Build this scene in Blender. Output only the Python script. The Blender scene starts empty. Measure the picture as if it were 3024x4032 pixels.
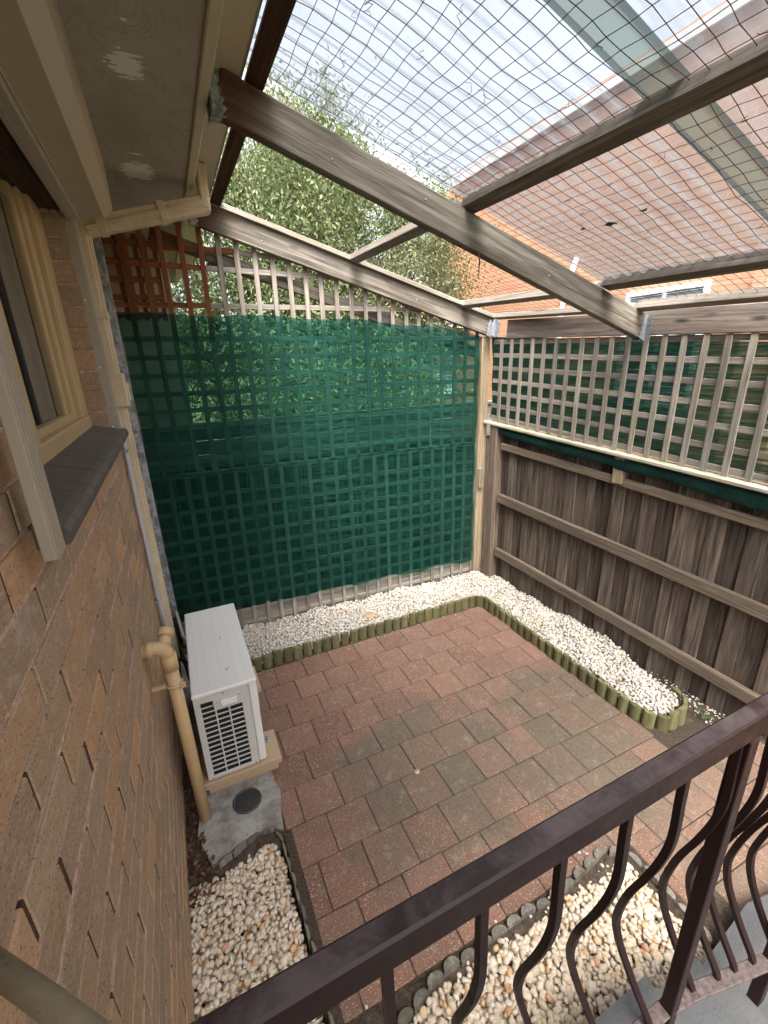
import bpy, bmesh, math, random
import numpy as np
from mathutils import Vector, Matrix
rng = np.random.default_rng(7); random.seed(7)
S = bpy.context.scene
COL = S.collection
# ------------------------------------------------------------------ camera
cam = bpy.data.cameras.new('camera'); co = bpy.data.objects.new('camera', cam); COL.objects.link(co)
right = Vector((0.90413915, -0.42619286, -0.02986717)); down = Vector((-0.16292709, -0.27932486, -0.94627289)); fwd = Vector((0.39495211, 0.86042853, -0.32198691))
CP = Vector((0.2615, 0.0, 2.05))
R3 = Matrix((right, -down, -fwd)).transposed()
co.matrix_world = Matrix.Translation(CP) @ R3.to_4x4()
cam.sensor_fit = 'VERTICAL'; cam.sensor_height = 36.0; cam.lens = 36.0 * 1748.46 / 4032.0
cam.clip_start = 0.02; cam.clip_end = 400
S.camera = co
# ------------------------------------------------------------------ world, sun, exposure
SUN_EL, SUN_AZ = math.radians(62), math.radians(200)
w = bpy.data.worlds.new('World'); S.world = w; w.use_nodes = True
wn = w.node_tree; bg = wn.nodes['Background']
sky = wn.nodes.new('ShaderNodeTexSky'); sky.sky_type = 'NISHITA'; sky.sun_disc = False
sky.sun_elevation = SUN_EL; sky.sun_rotation = SUN_AZ; sky.dust_density = 7.0; sky.air_density = 1.0; sky.ozone_density = 0.6
hs = wn.nodes.new('ShaderNodeHueSaturation'); hs.inputs['Saturation'].default_value = 0.38   # high thin cloud
wn.links.new(sky.outputs[0], hs.inputs['Color']); wn.links.new(hs.outputs[0], bg.inputs[0]); bg.inputs[1].default_value = 0.15
sl = bpy.data.lights.new('sun', 'SUN'); so = bpy.data.objects.new('sun', sl); COL.objects.link(so)
sl.energy = 1.3; sl.angle = math.radians(25); sl.color = (1.0, 0.95, 0.88)
sd = Vector((math.sin(SUN_AZ) * math.cos(SUN_EL), math.cos(SUN_AZ) * math.cos(SUN_EL), math.sin(SUN_EL)))
so.rotation_euler = sd.to_track_quat('Z', 'Y').to_euler(); so.location = (0, 0, 12)
S.view_settings.view_transform = 'Standard'; S.view_settings.look = 'None'
S.view_settings.exposure = 2.25; S.view_settings.gamma = 1.0
S.render.engine = 'CYCLES'
try:
    S.cycles.max_bounces = 8; S.cycles.transparent_max_bounces = 24; S.cycles.diffuse_bounces = 5
except Exception: pass

# ------------------------------------------------------------------ materials
class NT:
    def __init__(s, name):
        s.m = bpy.data.materials.new(name); s.m.use_nodes = True; s.t = s.m.node_tree
        s.b = s.t.nodes['Principled BSDF']; s.out = s.t.nodes['Material Output']
    def n(s, ty, ins=None, **kw):
        nd = s.t.nodes.new('ShaderNode' + ty)
        for k, v in kw.items(): setattr(nd, k, v)
        for k, v in (ins or {}).items():
            if isinstance(v, bpy.types.NodeSocket): s.t.links.new(v, nd.inputs[k])
            else: nd.inputs[k].default_value = v
        return nd
    def l(s, a, b): s.t.links.new(a, b)
    def coord(s, kind='obj', scale=(1, 1, 1), loc=(0, 0, 0)):
        if kind == 'lc': v = s.n('Attribute', attribute_name='lc').outputs['Vector']
        else: v = s.n('TexCoord').outputs['Object']
        return s.n('Mapping', {'Vector': v, 'Scale': scale, 'Location': loc}).outputs[0]
    def noise(s, v, sc=5, det=4, ro=.55, dist=0):
        return s.n('TexNoise', {'Vector': v, 'Scale': sc, 'Detail': det, 'Roughness': ro, 'Distortion': dist}).outputs[0]
    def ramp(s, f, stops, interp='LINEAR'):
        nd = s.n('ValToRGB', {'Fac': f}); cr = nd.color_ramp; cr.interpolation = interp
        while len(cr.elements) < len(stops): cr.elements.new(.5)
        for e, (p, c) in zip(cr.elements, stops):
            e.position = p; e.color = (*c, 1) if not isinstance(c, (int, float)) else (c, c, c, 1)
        return nd.outputs[0]
    def mix(s, f, a, b, mode='MIX'):
        nd = s.n('Mix', data_type='RGBA', blend_type=mode)
        for i, v in ((0, f), (6, a), (7, b)):
            if isinstance(v, bpy.types.NodeSocket): s.l(v, nd.inputs[i])
            else: nd.inputs[i].default_value = v if i == 0 else ((*v, 1) if len(v) == 3 else v)
        return nd.outputs[2]
    def math(s, op, a, b=0.0, c=0.0):
        nd = s.n('Math', operation=op)
        for i, v in enumerate((a, b, c)):
            if isinstance(v, bpy.types.NodeSocket): s.l(v, nd.inputs[i])
            else: nd.inputs[i].default_value = v
        return nd.outputs[0]
    def rnd(s): return s.n('Attribute', attribute_name='rnd').outputs['Fac']
    def bump(s, h, strength=.4, dist=.002):
        s.l(s.n('Bump', {'Height': h, 'Strength': strength, 'Distance': dist}).outputs[0], s.b.inputs['Normal'])
    def fin(s, col, rough=.7, spec=.3, metal=0):
        for k, v in (('Base Color', col), ('Roughness', rough), ('Specular IOR Level', spec), ('Metallic', metal)):
            if isinstance(v, bpy.types.NodeSocket): s.l(v, s.b.inputs[k])
            else: s.b.inputs[k].default_value = (*v, 1) if k == 'Base Color' else v
        return s.m

def wood(name, dark, light, stain, knots=.5, moss=0., rough=.85, fine=70, redx=None, vary=.45):
    t = NT(name); lc = t.coord('lc')
    g1 = t.noise(t.coord('lc', (2.2, fine, fine)), 1, 6, .6, .6)
    g2 = t.noise(t.coord('lc', (1.3, 9, 9)), 1, 3, .5, .8)
    g3 = t.noise(t.coord('lc', (6, 160, 160)), 1, 3, .6)
    c = t.ramp(g1, [(.32, dark), (.66, light)])
    c = t.mix(t.ramp(g2, [(.42, 0.), (.68, .8)]), c, stain)
    c = t.mix(t.ramp(g3, [(.30, .55), (.45, 0.)]), c, tuple(v * .35 for v in dark))
    if knots:
        v = t.n('TexVoronoi', {'Vector': t.coord('lc', (2.6, 9, 9)), 'Scale': 1.0, 'Randomness': 1.0})
        c = t.mix(t.ramp(v.outputs['Distance'], [(.06, knots), (.15, 0.)]), c, tuple(x * .4 for x in dark))
    if moss:
        g4 = t.noise(t.coord('obj'), 4, 4, .6)
        c = t.mix(t.ramp(g4, [(.5, 0.), (.7, moss)]), c, (.16, .16, .05))
    if redx is not None:   # ends kept dry under the eave never silvered
        px = t.n('SeparateXYZ', {0: t.n('TexCoord').outputs['Object']}).outputs[0]
        e = t.math('ADD', px, t.math('MULTIPLY_ADD', g2, .35, -.17))
        c = t.mix(t.ramp(t.math('SUBTRACT', e, redx), [(0., .9), (.16, 0.)]), c, t.mix(g1, (.05, .018, .008), (.17, .07, .03)))
    b = t.math('MULTIPLY_ADD', t.rnd(), vary, 1.0 - vary / 2)
    c = t.mix(1.0, c, t.n('CombineColor', {0: b, 1: b, 2: b}).outputs[0], 'MULTIPLY')
    t.bump(t.math('ADD', g1, g3), .55, .0025)
    return t.fin(c, rough, .25)

M = {}
M['rafter'] = wood('weathered rafter timber', (.10, .085, .068), (.34, .305, .255), (.085, .066, .048), .85, fine=40, redx=-1.08)
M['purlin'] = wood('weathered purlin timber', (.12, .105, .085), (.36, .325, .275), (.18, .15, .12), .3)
M['purlinshaded'] = wood('shade darkened purlin timber', (.05, .042, .034), (.21, .18, .15), (.08, .065, .05), .3)  # shade on the large purlins' undersides put into the timber colour, all faces darker
M['darkwood'] = wood('dark oiled timber', (.03, .014, .008), (.09, .045, .028), (.05, .025, .015), .2)
M['batten'] = wood('grey lattice timber', (.14, .122, .108), (.37, .335, .295), (.22, .185, .14), .1, .25)
M['redbatten'] = wood('red sheltered lattice timber', (.12, .04, .014), (.27, .105, .04), (.15, .05, .02), .1)
M['beam'] = wood('grey brown beam timber', (.12, .088, .072), (.36, .31, .27), (.20, .145, .12), .9, .0, .85, 26)
M['paling'] = wood('aged brown paling timber', (.026, .019, .015), (.20, .155, .122), (.088, .064, .05), .15, .0, .9, 42, vary=.75)
M['fencerail'] = wood('fence rail timber', (.09, .065, .048), (.25, .195, .145), (.13, .1, .075), .2)
M['post'] = wood('yellowed post timber', (.18, .13, .08), (.40, .32, .215), (.2, .15, .095), .3)
M['ledge'] = wood('bleached capping timber', (.3, .27, .2), (.62, .58, .5), (.34, .31, .2), 0, .35)
M['log'] = wood('treated pine log', (.09, .085, .035), (.2, .175, .09), (.1, .1, .05), 0, .3)
M['logtop'] = wood('split log edging', (.10, .088, .07), (.24, .215, .185), (.09, .085, .065), 0, .2)
M['plank'] = wood('grey sleeper timber', (.12, .11, .1), (.35, .33, .3), (.2, .19, .17), .2, .2)

def brick_mat(name, cols, pit=.5):
    t = NT(name); o = t.coord('obj'); r = t.rnd()
    c = t.ramp(r, [(i / max(1, len(cols) - 1), q) for i, q in enumerate(cols)])
    n1 = t.noise(t.coord('obj', (1, 1, 1)), 26, 5, .65); n2 = t.noise(o, 170, 4, .7); n3 = t.noise(o, 5, 4, .6); n4 = t.noise(o, 420, 2, .6)
    c = t.mix(t.ramp(n1, [(.35, .0), (.7, .45)]), c, (.36, .25, .15))
    c = t.mix(t.ramp(n2, [(.36, .85), (.45, 0.)]), c, (.11, .075, .055))
    n5 = t.noise(t.coord('obj', (1, .35, 1)), 55, 4, .7); c = t.mix(t.ramp(n5, [(.52, 0.), (.64, .5)]), c, (.5, .38, .27))
    c = t.mix(t.ramp(n4, [(.62, 0.), (.70, .8)]), c, (.58, .5, .4))
    c = t.mix(t.ramp(n3, [(.66, 0.), (.76, .55)]), c, (.42, .4, .38))
    t.bump(t.math('ADD', n1, n2), .7, .003)
    return t.fin(c, .93, .15)
M['brick'] = brick_mat('tan wirecut brick', [(.36, .25, .165), (.31, .225, .155), (.43, .27, .16), (.30, .23, .17), (.38, .27, .175), (.50, .30, .165), (.27, .20, .145), (.40, .29, .2)])
t = NT('house mortar'); n = t.noise(t.coord('obj'), 60, 5, .7)
t.bump(n, .8, .004); M['mortar'] = t.fin(t.ramp(n, [(.35, (.34, .20, .155)), (.65, (.60, .45, .38))]), .95, .1)

t = NT('raked upright mortar'); n = t.noise(t.coord('obj'), 90, 5, .7); t.bump(n, .8, .004); M['perp'] = t.fin(t.ramp(n, [(.35, (.045, .026, .02)), (.7, (.12, .07, .05))]), .95, .1)
t = NT('terracotta paver'); o = t.coord('obj'); r = t.rnd()
c = t.ramp(r, [(0, (.150, .082, .058)), (.35, (.19, .102, .070)), (.7, (.165, .098, .072)), (1, (.23, .122, .082))])
n1 = t.noise(o, 9, 5, .6); n2 = t.noise(o, 260, 3, .7); n3 = t.noise(o, 190, 2, .6)
c = t.mix(t.ramp(n1, [(.4, 0.), (.75, .5)]), c, (.2, .12, .09))
c = t.mix(t.ramp(n2, [(.3, .5), (.42, 0.)]), c, (.12, .07, .05))
c = t.mix(t.ramp(n3, [(.60, 0.), (.68, .85)]), c, (.58, .46, .37))
# green-grey algae patch growing over the middle of the yard and along the fence side
def blob(t, cx, cy, sx, sy):
    q = t.coord('obj', (1 / sx, 1 / sy, 0), (-cx / sx, -cy / sy, 0))
    wob = t.noise(t.coord('obj'), 3.2, 5, .65)
    d = t.n('VectorMath', {0: q}, operation='LENGTH').outputs['Value']
    return t.math('ADD', d, t.math('MULTIPLY_ADD', wob, 1.6, -.8))
a1 = t.ramp(blob(t, 1.25, 1.55, .75, .55), [(.6, .95), (1.25, 0.)])
a2 = t.ramp(blob(t, 2.15, 1.35, .7, .85), [(.5, .8), (1.35, 0.)])
a3 = t.ramp(blob(t, 2.3, .6, .7, .6), [(.5, .45), (1.3, 0.)])
grit = t.ramp(t.noise(o, 90, 4, .7), [(.35, (.080, .066, .047)), (.7, (.155, .122, .09))])
rv = t.math('MULTIPLY_ADD', t.math('FRACT', t.math('MULTIPLY', r, 7.31)), .75, .45)
for a_ in (a1, a2, a3): c = t.mix(t.n('Clamp', {0: t.math('MULTIPLY', a_, rv)}).outputs[0], c, grit)
c = t.mix(t.ramp(t.noise(t.coord('obj', (1, 1, 1), (5, 3, 0)), 14, 6, .7), [(.55, 0.), (.72, .45)]), c, (.30, .25, .205))
t.bump(t.math('ADD', n2, n3), .5, .0015)
M['paver'] = t.fin(c, .85, .25)

t = NT('soil'); n = t.noise(t.coord('obj'), 40, 6, .7); t.bump(n, 1, .01)
M['soil'] = t.fin(t.ramp(n, [(.3, (.03, .022, .016)), (.7, (.13, .1, .075))]), .95, .1)
t = NT('joint sand'); n = t.noise(t.coord('obj'), 90, 4, .7); t.bump(n, .6, .003)
M['joint'] = t.fin(t.ramp(n, [(.3, (.03, .024, .018)), (.75, (.1, .075, .055))]), .95, .1)
t = NT('grass ground'); n = t.noise(t.coord('obj'), 6, 6, .7)
M['grass'] = t.fin(t.ramp(n, [(.3, (.05, .07, .025)), (.7, (.13, .13, .06))]), .95, .1)
t = NT('rough concrete'); o = t.coord('obj'); n = t.noise(o, 9, 7, .68); n2 = t.noise(o, 80, 4, .7)
c = t.ramp(n, [(.3, (.13, .115, .095)), (.5, (.3, .28, .255)), (.72, (.44, .43, .41))])
c = t.mix(t.ramp(n2, [(.3, .6), (.45, 0.)]), c, (.1, .085, .07)); t.bump(t.math('ADD', n, n2), .6, .006)
M['concrete'] = t.fin(c, .9, .2)
t = NT('grey paving paint'); o = t.coord('obj'); n = t.noise(o, 120, 4, .7); n2 = t.noise(o, 5, 4, .6)
c = t.mix(t.ramp(n2, [(.4, 0.), (.7, .5)]), t.ramp(n, [(.3, (.045, .047, .05)), (.7, (.078, .081, .084))]), (.10, .097, .09)); t.bump(n, .3, .001)
M['step'] = t.fin(c, .8, .25)

def paint(name, col, rough=.45, dirt=.35, dirtc=(.25, .18, .11), sc=5):
    t = NT(name); o = t.coord('obj'); n = t.noise(o, sc, 6, .7); n2 = t.noise(o, 60, 4, .6)
    c = t.mix(t.ramp(n, [(.45, 0.), (.8, dirt)]), col, dirtc)
    c = t.mix(t.ramp(n2, [(.25, dirt), (.36, 0.)]), c, tuple(x * .5 for x in dirtc))
    t.bump(n2, .15, .001); return t.fin(c, rough, .4)
M['cream'] = paint('cream painted metal', (.5, .43, .31), .4)
M['duct'] = paint('cream pvc duct', (.62, .52, .36), .4, .5, (.3, .2, .12), 9)
M['taupe'] = paint('taupe shutter aluminium', (.36, .31, .255), .45, .2)
M['shutter'] = paint('shutter housing paint', (.42, .355, .265), .5, .2)
M['yellow'] = paint('yellow cream window timber', (.47, .35, .19), .45, .2, (.3, .22, .12))
M['pvc'] = paint('beige pvc pipe', (.55, .38, .2), .4, .3, (.33, .22, .12), 12)
M['conduit'] = paint('grey conduit pvc', (.42, .42, .44), .45, .3, (.25, .24, .22))
M['acwhite'] = paint('air conditioner enamel', (.74, .73, .70), .4, .12, (.45, .42, .36), 7)
M['acgrille'] = paint('air conditioner grille plastic', (.55, .54, .5), .45, .1, (.4, .37, .3))
M['handrail'] = paint('olive brown handrail paint', (.24, .20, .135), .6, .6, (.09, .075, .045), 20)
M['black'] = paint('black coil', (.006, .007, .009), .6, 0)
M['hose'] = paint('black hose rubber', (.02, .02, .022), .6, .1)
M['sill'] = paint('charcoal painted brick', (.1, .085, .075), .6, .3, (.17, .14, .115), 30)
M['slab'] = paint('sandy mounting slab', (.42, .3, .19), .85, .3, (.3, .2, .13), 30)
M['plaster'] = paint('interior curtain cloth', (.32, .28, .22), .9, .1)
M['grate'] = paint('dark plastic grate', (.045, .048, .05), .5, .2)
M['white'] = paint('white window paint', (.75, .77, .78), .5, .1)

t = NT('galvanised steel'); o = t.coord('obj')
v = t.n('TexVoronoi', {'Vector': o, 'Scale': 55.0}); n = t.noise(t.coord('obj', (1, 1, .5)), 34, 4, .7)
c = t.mix(t.ramp(n, [(.42, 0.), (.6, .75)]), t.ramp(v.outputs['Distance'], [(.1, (.3, .32, .34)), (.6, (.42, .44, .47))]), (.07, .075, .085))
M['galv'] = t.fin(c, .5, .5, .35)
t = NT('bright galvanised hanger'); n = t.noise(t.coord('obj'), 60, 3, .6)
M['hanger'] = t.fin(t.ramp(n, [(.3, (.22, .245, .28)), (.7, (.38, .41, .45))]), .5, .5, .3)
t = NT('glass'); t.b.inputs['Alpha'].default_value = .18
M['glass'] = t.fin((.03, .035, .035), .04, .9)

# eave lining: flaking paint and water stains
t = NT('flaking eave lining'); o = t.coord('obj', (1, .45, 1)); n = t.noise(o, 3.2, 6, .62); n2 = t.noise(t.coord('obj', (3, 18, 1)), 1, 5, .6, .3)
st = t.noise(t.coord('obj', (1, .5, 1)), 7, 5, .6, 1.2)
c = t.ramp(t.noise(o, 2.3, 4, .6), [(.35, (.3, .265, .22)), (.65, (.43, .385, .33))])
c = t.mix(t.ramp(st, [(.485, 0.), (.5, .38), (.52, 0.)]), c, (.2, .15, .1))
def patch(cx, cy, sx, sy, thr):
    q = t.coord('obj', (1 / sx, 1 / sy, 0), (-cx / sx, -cy / sy, 0))
    d = t.n('VectorMath', {0: q}, operation='LENGTH').outputs['Value']
    e = t.math('ADD', d, t.math('MULTIPLY_ADD', t.noise(t.coord('obj', (22, 75, 1)), 1, 6, .7), 2.6, -1.3))
    return t.ramp(e, [(thr, 1.), (thr + .015, 0.)])
for pc in ((.305, 1.79 - 1.5, .05, .08, .8), (.30, 2.60 - 1.5, .075, .11, .85), (.30, 2.41 - 1.5, .045, .012, .5), (.31, 1.59 - 1.5, .02, .02, .4), (.25, 1.79 - 1.5, .012, .02, .4)):
    c = t.mix(patch(*pc), c, (.66, .63, .58))
t.bump(n, .2, .002); M['soffit'] = t.fin(c, .97, .03)

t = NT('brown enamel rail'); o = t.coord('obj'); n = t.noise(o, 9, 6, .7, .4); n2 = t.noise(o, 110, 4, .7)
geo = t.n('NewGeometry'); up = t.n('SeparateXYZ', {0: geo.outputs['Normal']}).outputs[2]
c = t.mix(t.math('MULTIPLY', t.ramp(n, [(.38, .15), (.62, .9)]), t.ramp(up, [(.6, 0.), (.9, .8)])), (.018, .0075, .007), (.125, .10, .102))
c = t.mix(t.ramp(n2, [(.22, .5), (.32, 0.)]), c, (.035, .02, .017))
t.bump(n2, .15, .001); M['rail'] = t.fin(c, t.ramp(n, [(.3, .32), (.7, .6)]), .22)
t = NT('rusty bottom rail enamel'); n = t.noise(t.coord('obj'), 70, 5, .7)
t.bump(n, .4, .002); M['brail'] = t.fin(t.ramp(n, [(.35, (.045, .03, .027)), (.65, (.12, .09, .085))]), .6, .4)

def sheer(name, col, tr, transf=.3, fine=True, seed=0., side=False):
    t = NT(name); nt = t.t
    o = t.coord('obj')
    tb = t.n('BsdfTransparent', {'Color': (*tr, 1)}); df = t.n('BsdfDiffuse', {'Color': (*col, 1)}); tl = t.n('BsdfTranslucent', {'Color': (*col, 1)})
    m1 = t.n('MixShader', {0: .45, 1: df.outputs[0], 2: tl.outputs[0]})
    n1 = t.noise(t.coord('obj', (1.2, 1, 4), (seed, 0, 0)), 3, 4, .6); n2 = t.noise(t.coord('obj', (12, 12, 220)), 1, 3, .6)
    f = t.math('ADD', t.math('MULTIPLY_ADD', n1, .25, transf - .12), t.math('MULTIPLY_ADD', n2, .3, -.15))
    if side:
        yy = t.n('SeparateXYZ', {0: o}).outputs[1]; e = t.ramp(t.math('MULTIPLY_ADD', yy, -.5, .5), [(.40, 0.), (.85, .8)])
        st = t.ramp(t.noise(t.coord('obj', (2, 1.2, 60)), 1, 3, .6), [(.4, 0.), (.6, .6)]); f = t.math('MULTIPLY_ADD', t.math('MULTIPLY', e, st), 1.0, f)
    bp = t.n('Bump', {'Height': t.math('ADD', n1, t.math('MULTIPLY', t.noise(t.coord('obj', (1.5, 1, 5), (0, 0, 2)), 4, 3, .6, 1.0), 1.0)), 'Strength': .9, 'Distance': .05})
    t.l(bp.outputs[0], df.inputs['Normal']); t.l(bp.outputs[0], tl.inputs['Normal'])
    f = t.n('Clamp', {0: f}).outputs[0]
    m2 = t.n('MixShader', {0: f, 1: m1.outputs[0], 2: tb.outputs[0]})
    t.l(m2.outputs[0], t.out.inputs[0]); return t.m
M['cloth'] = sheer('green shade cloth', (.014, .070, .058), (.48, .84, .75), .42)
M['cloth2'] = sheer('green shade cloth behind lattice', (.018, .065, .054), (.50, .70, .56), .02, seed=3, side=True)
t = NT('folded dark shade cloth'); n = t.noise(t.coord('obj'), 12, 4, .6); M['clothdark'] = t.fin(t.ramp(n, [(.3, (.004, .02, .018)), (.7, (.012, .05, .04))]), .8, .2)

t = NT('clear corrugated polycarbonate'); o = t.coord('obj')
dirt = t.ramp(t.noise(o, 2.6, 5, .6), [(.3, (.60, .61, .62)), (.7, (.78, .80, .82))])
lw = t.n('LayerWeight', {0: .35})
dirt = t.mix(t.ramp(lw.outputs['Facing'], [(.35, 0.), (.9, .9)]), dirt, (.22, .25, .29))
tb = t.n('BsdfTransparent', {'Color': dirt}); df = t.n('BsdfDiffuse', {'Color': (.22, .24, .26, 1)}); tl = t.n('BsdfTranslucent', {'Color': (.24, .27, .30, 1)})
gl = t.n('BsdfGlossy', {'Color': (.9, .95, 1, 1), 'Roughness': .25})
n1 = t.noise(o, 3.5, 5, .65); n2 = t.noise(o, 60, 5, .7)
lw = t.n('LayerWeight', {0: .35})
m1 = t.n('MixShader', {0: .6, 1: df.outputs[0], 2: tl.outputs[0]})
f = t.math('ADD', t.math('MULTIPLY_ADD', n1, .2, .62), 0.0)
f = t.math('SUBTRACT', f, t.math('MULTIPLY', lw.outputs['Facing'], .22))
m2 = t.n('MixShader', {0: f, 1: m1.outputs[0], 2: tb.outputs[0]})
m3 = t.n('MixShader', {0: t.math('MULTIPLY', lw.outputs['Fresnel'], .25), 1: m2.outputs[0], 2: gl.outputs[0]})
t.l(m3.outputs[0], t.out.inputs[0]); M['sheet'] = t.m
t = NT('green grey plastic strip'); tb = t.n('BsdfTransparent', {'Color': (.3, .34, .32, 1)}); df = t.n('BsdfDiffuse', {'Color': (.12, .14, .13, 1)}); tl = t.n('BsdfTranslucent', {'Color': (.10, .125, .115, 1)})
m1 = t.n('MixShader', {0: .55, 1: df.outputs[0], 2: tl.outputs[0]}); m2 = t.n('MixShader', {0: t.math('MULTIPLY_ADD', t.noise(t.coord('obj'), 5, 4), .3, .35), 1: m1.outputs[0], 2: tb.outputs[0]})
t.l(m2.outputs[0], t.out.inputs[0]); M['strip'] = t.m
t = NT('net twine'); M['net'] = t.fin((.075, .025, .028), .7, .2)

def stones(name, cols):
    t = NT(name); r = t.rnd(); n = t.noise(t.coord('obj'), 70, 4, .6)
    c = t.ramp(r, cols, 'LINEAR'); c = t.mix(t.ramp(n, [(.45, 0.), (.75, .35)]), c, (.5, .36, .22)); t.bump(n, .2, .001)
    return t.fin(c, .6, .35)
M['pebble'] = stones('white pebble', [(0, (.48, .455, .41)), (.5, (.60, .58, .54)), (.8, (.42, .38, .33)), (.93, (.62, .5, .36)), (.97, (.4, .25, .16)), (1, (.2, .12, .09))])
M['pebble2'] = stones('cream pebble', [(0, (.52, .43, .33)), (.35, (.62, .54, .43)), (.7, (.55, .45, .33)), (.88, (.66, .60, .52)), (.96, (.56, .36, .17)), (1, (.5, .26, .16))])
def leaf(name, a, b, c2):
    t = NT(name); r = t.rnd(); col = t.ramp(r, [(0, a), (.6, b), (1, c2)])
    tl = t.n('BsdfTranslucent', {'Color': col}); t.fin(col, .45, .4)
    ms = t.n('MixShader', {0: .35, 1: t.b.outputs[0], 2: tl.outputs[0]}); t.l(ms.outputs[0], t.out.inputs[0]); return t.m
M['leaf'] = leaf('pale green leaf', (.055, .085, .03), (.17, .215, .09), (.40, .43, .25))
M['leaf2'] = leaf('deep green leaf', (.035, .06, .02), (.12, .165, .065), (.28, .32, .17))
M['litter'] = leaf('dead leaf', (.07, .02, .012), (.16, .05, .03), (.25, .15, .09))
t = NT('bark'); n = t.noise(t.coord('obj', (6, 6, 1)), 4, 5, .6); t.bump(n, .8, .01); M['bark'] = t.fin(t.ramp(n, [(.3, (.06, .045, .035)), (.7, (.2, .16, .13))]), .9, .1)

def farbrick(name, base, alt, mor):
    t = NT(name); o = t.n('TexCoord').outputs['Object']; sx = t.n('SeparateXYZ', {0: o})
    v = t.n('CombineXYZ', {0: t.math('ADD', sx.outputs[0], sx.outputs[1]), 1: sx.outputs[2], 2: 0.})
    bt = t.n('TexBrick', {'Vector': v.outputs[0], 'Color1': (*base, 1), 'Color2': (*alt, 1), 'Mortar': (*mor, 1), 'Scale': 1.0, 'Mortar Size': .005, 'Bias': -.35, 'Brick Width': .24, 'Row Height': .086, 'Mortar Smooth': .2})
    n = t.noise(o, 2.5, 4, .6); c = t.mix(t.ramp(n, [(.4, 0.), (.75, .3)]), bt.outputs['Color'], tuple(x * .8 for x in base))
    return t.fin(c, .9, .15)
M['farbrick'] = farbrick('neighbour orange brick', (.54, .31, .195), (.47, .245, .16), (.56, .38, .28))
M['farbrick2'] = farbrick('neighbour cream orange brick', (.55, .33, .21), (.5, .27, .17), (.56, .43, .33))
t = NT('terracotta roof tile'); n = t.noise(t.coord('obj'), 8, 4, .6); M['tile'] = t.fin(t.ramp(n, [(.3, (.5, .2, .1)), (.7, (.66, .32, .17))]), .8, .2)
t = NT('window pane'); M['pane'] = t.fin((.22, .28, .3), .08, .8)

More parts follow.
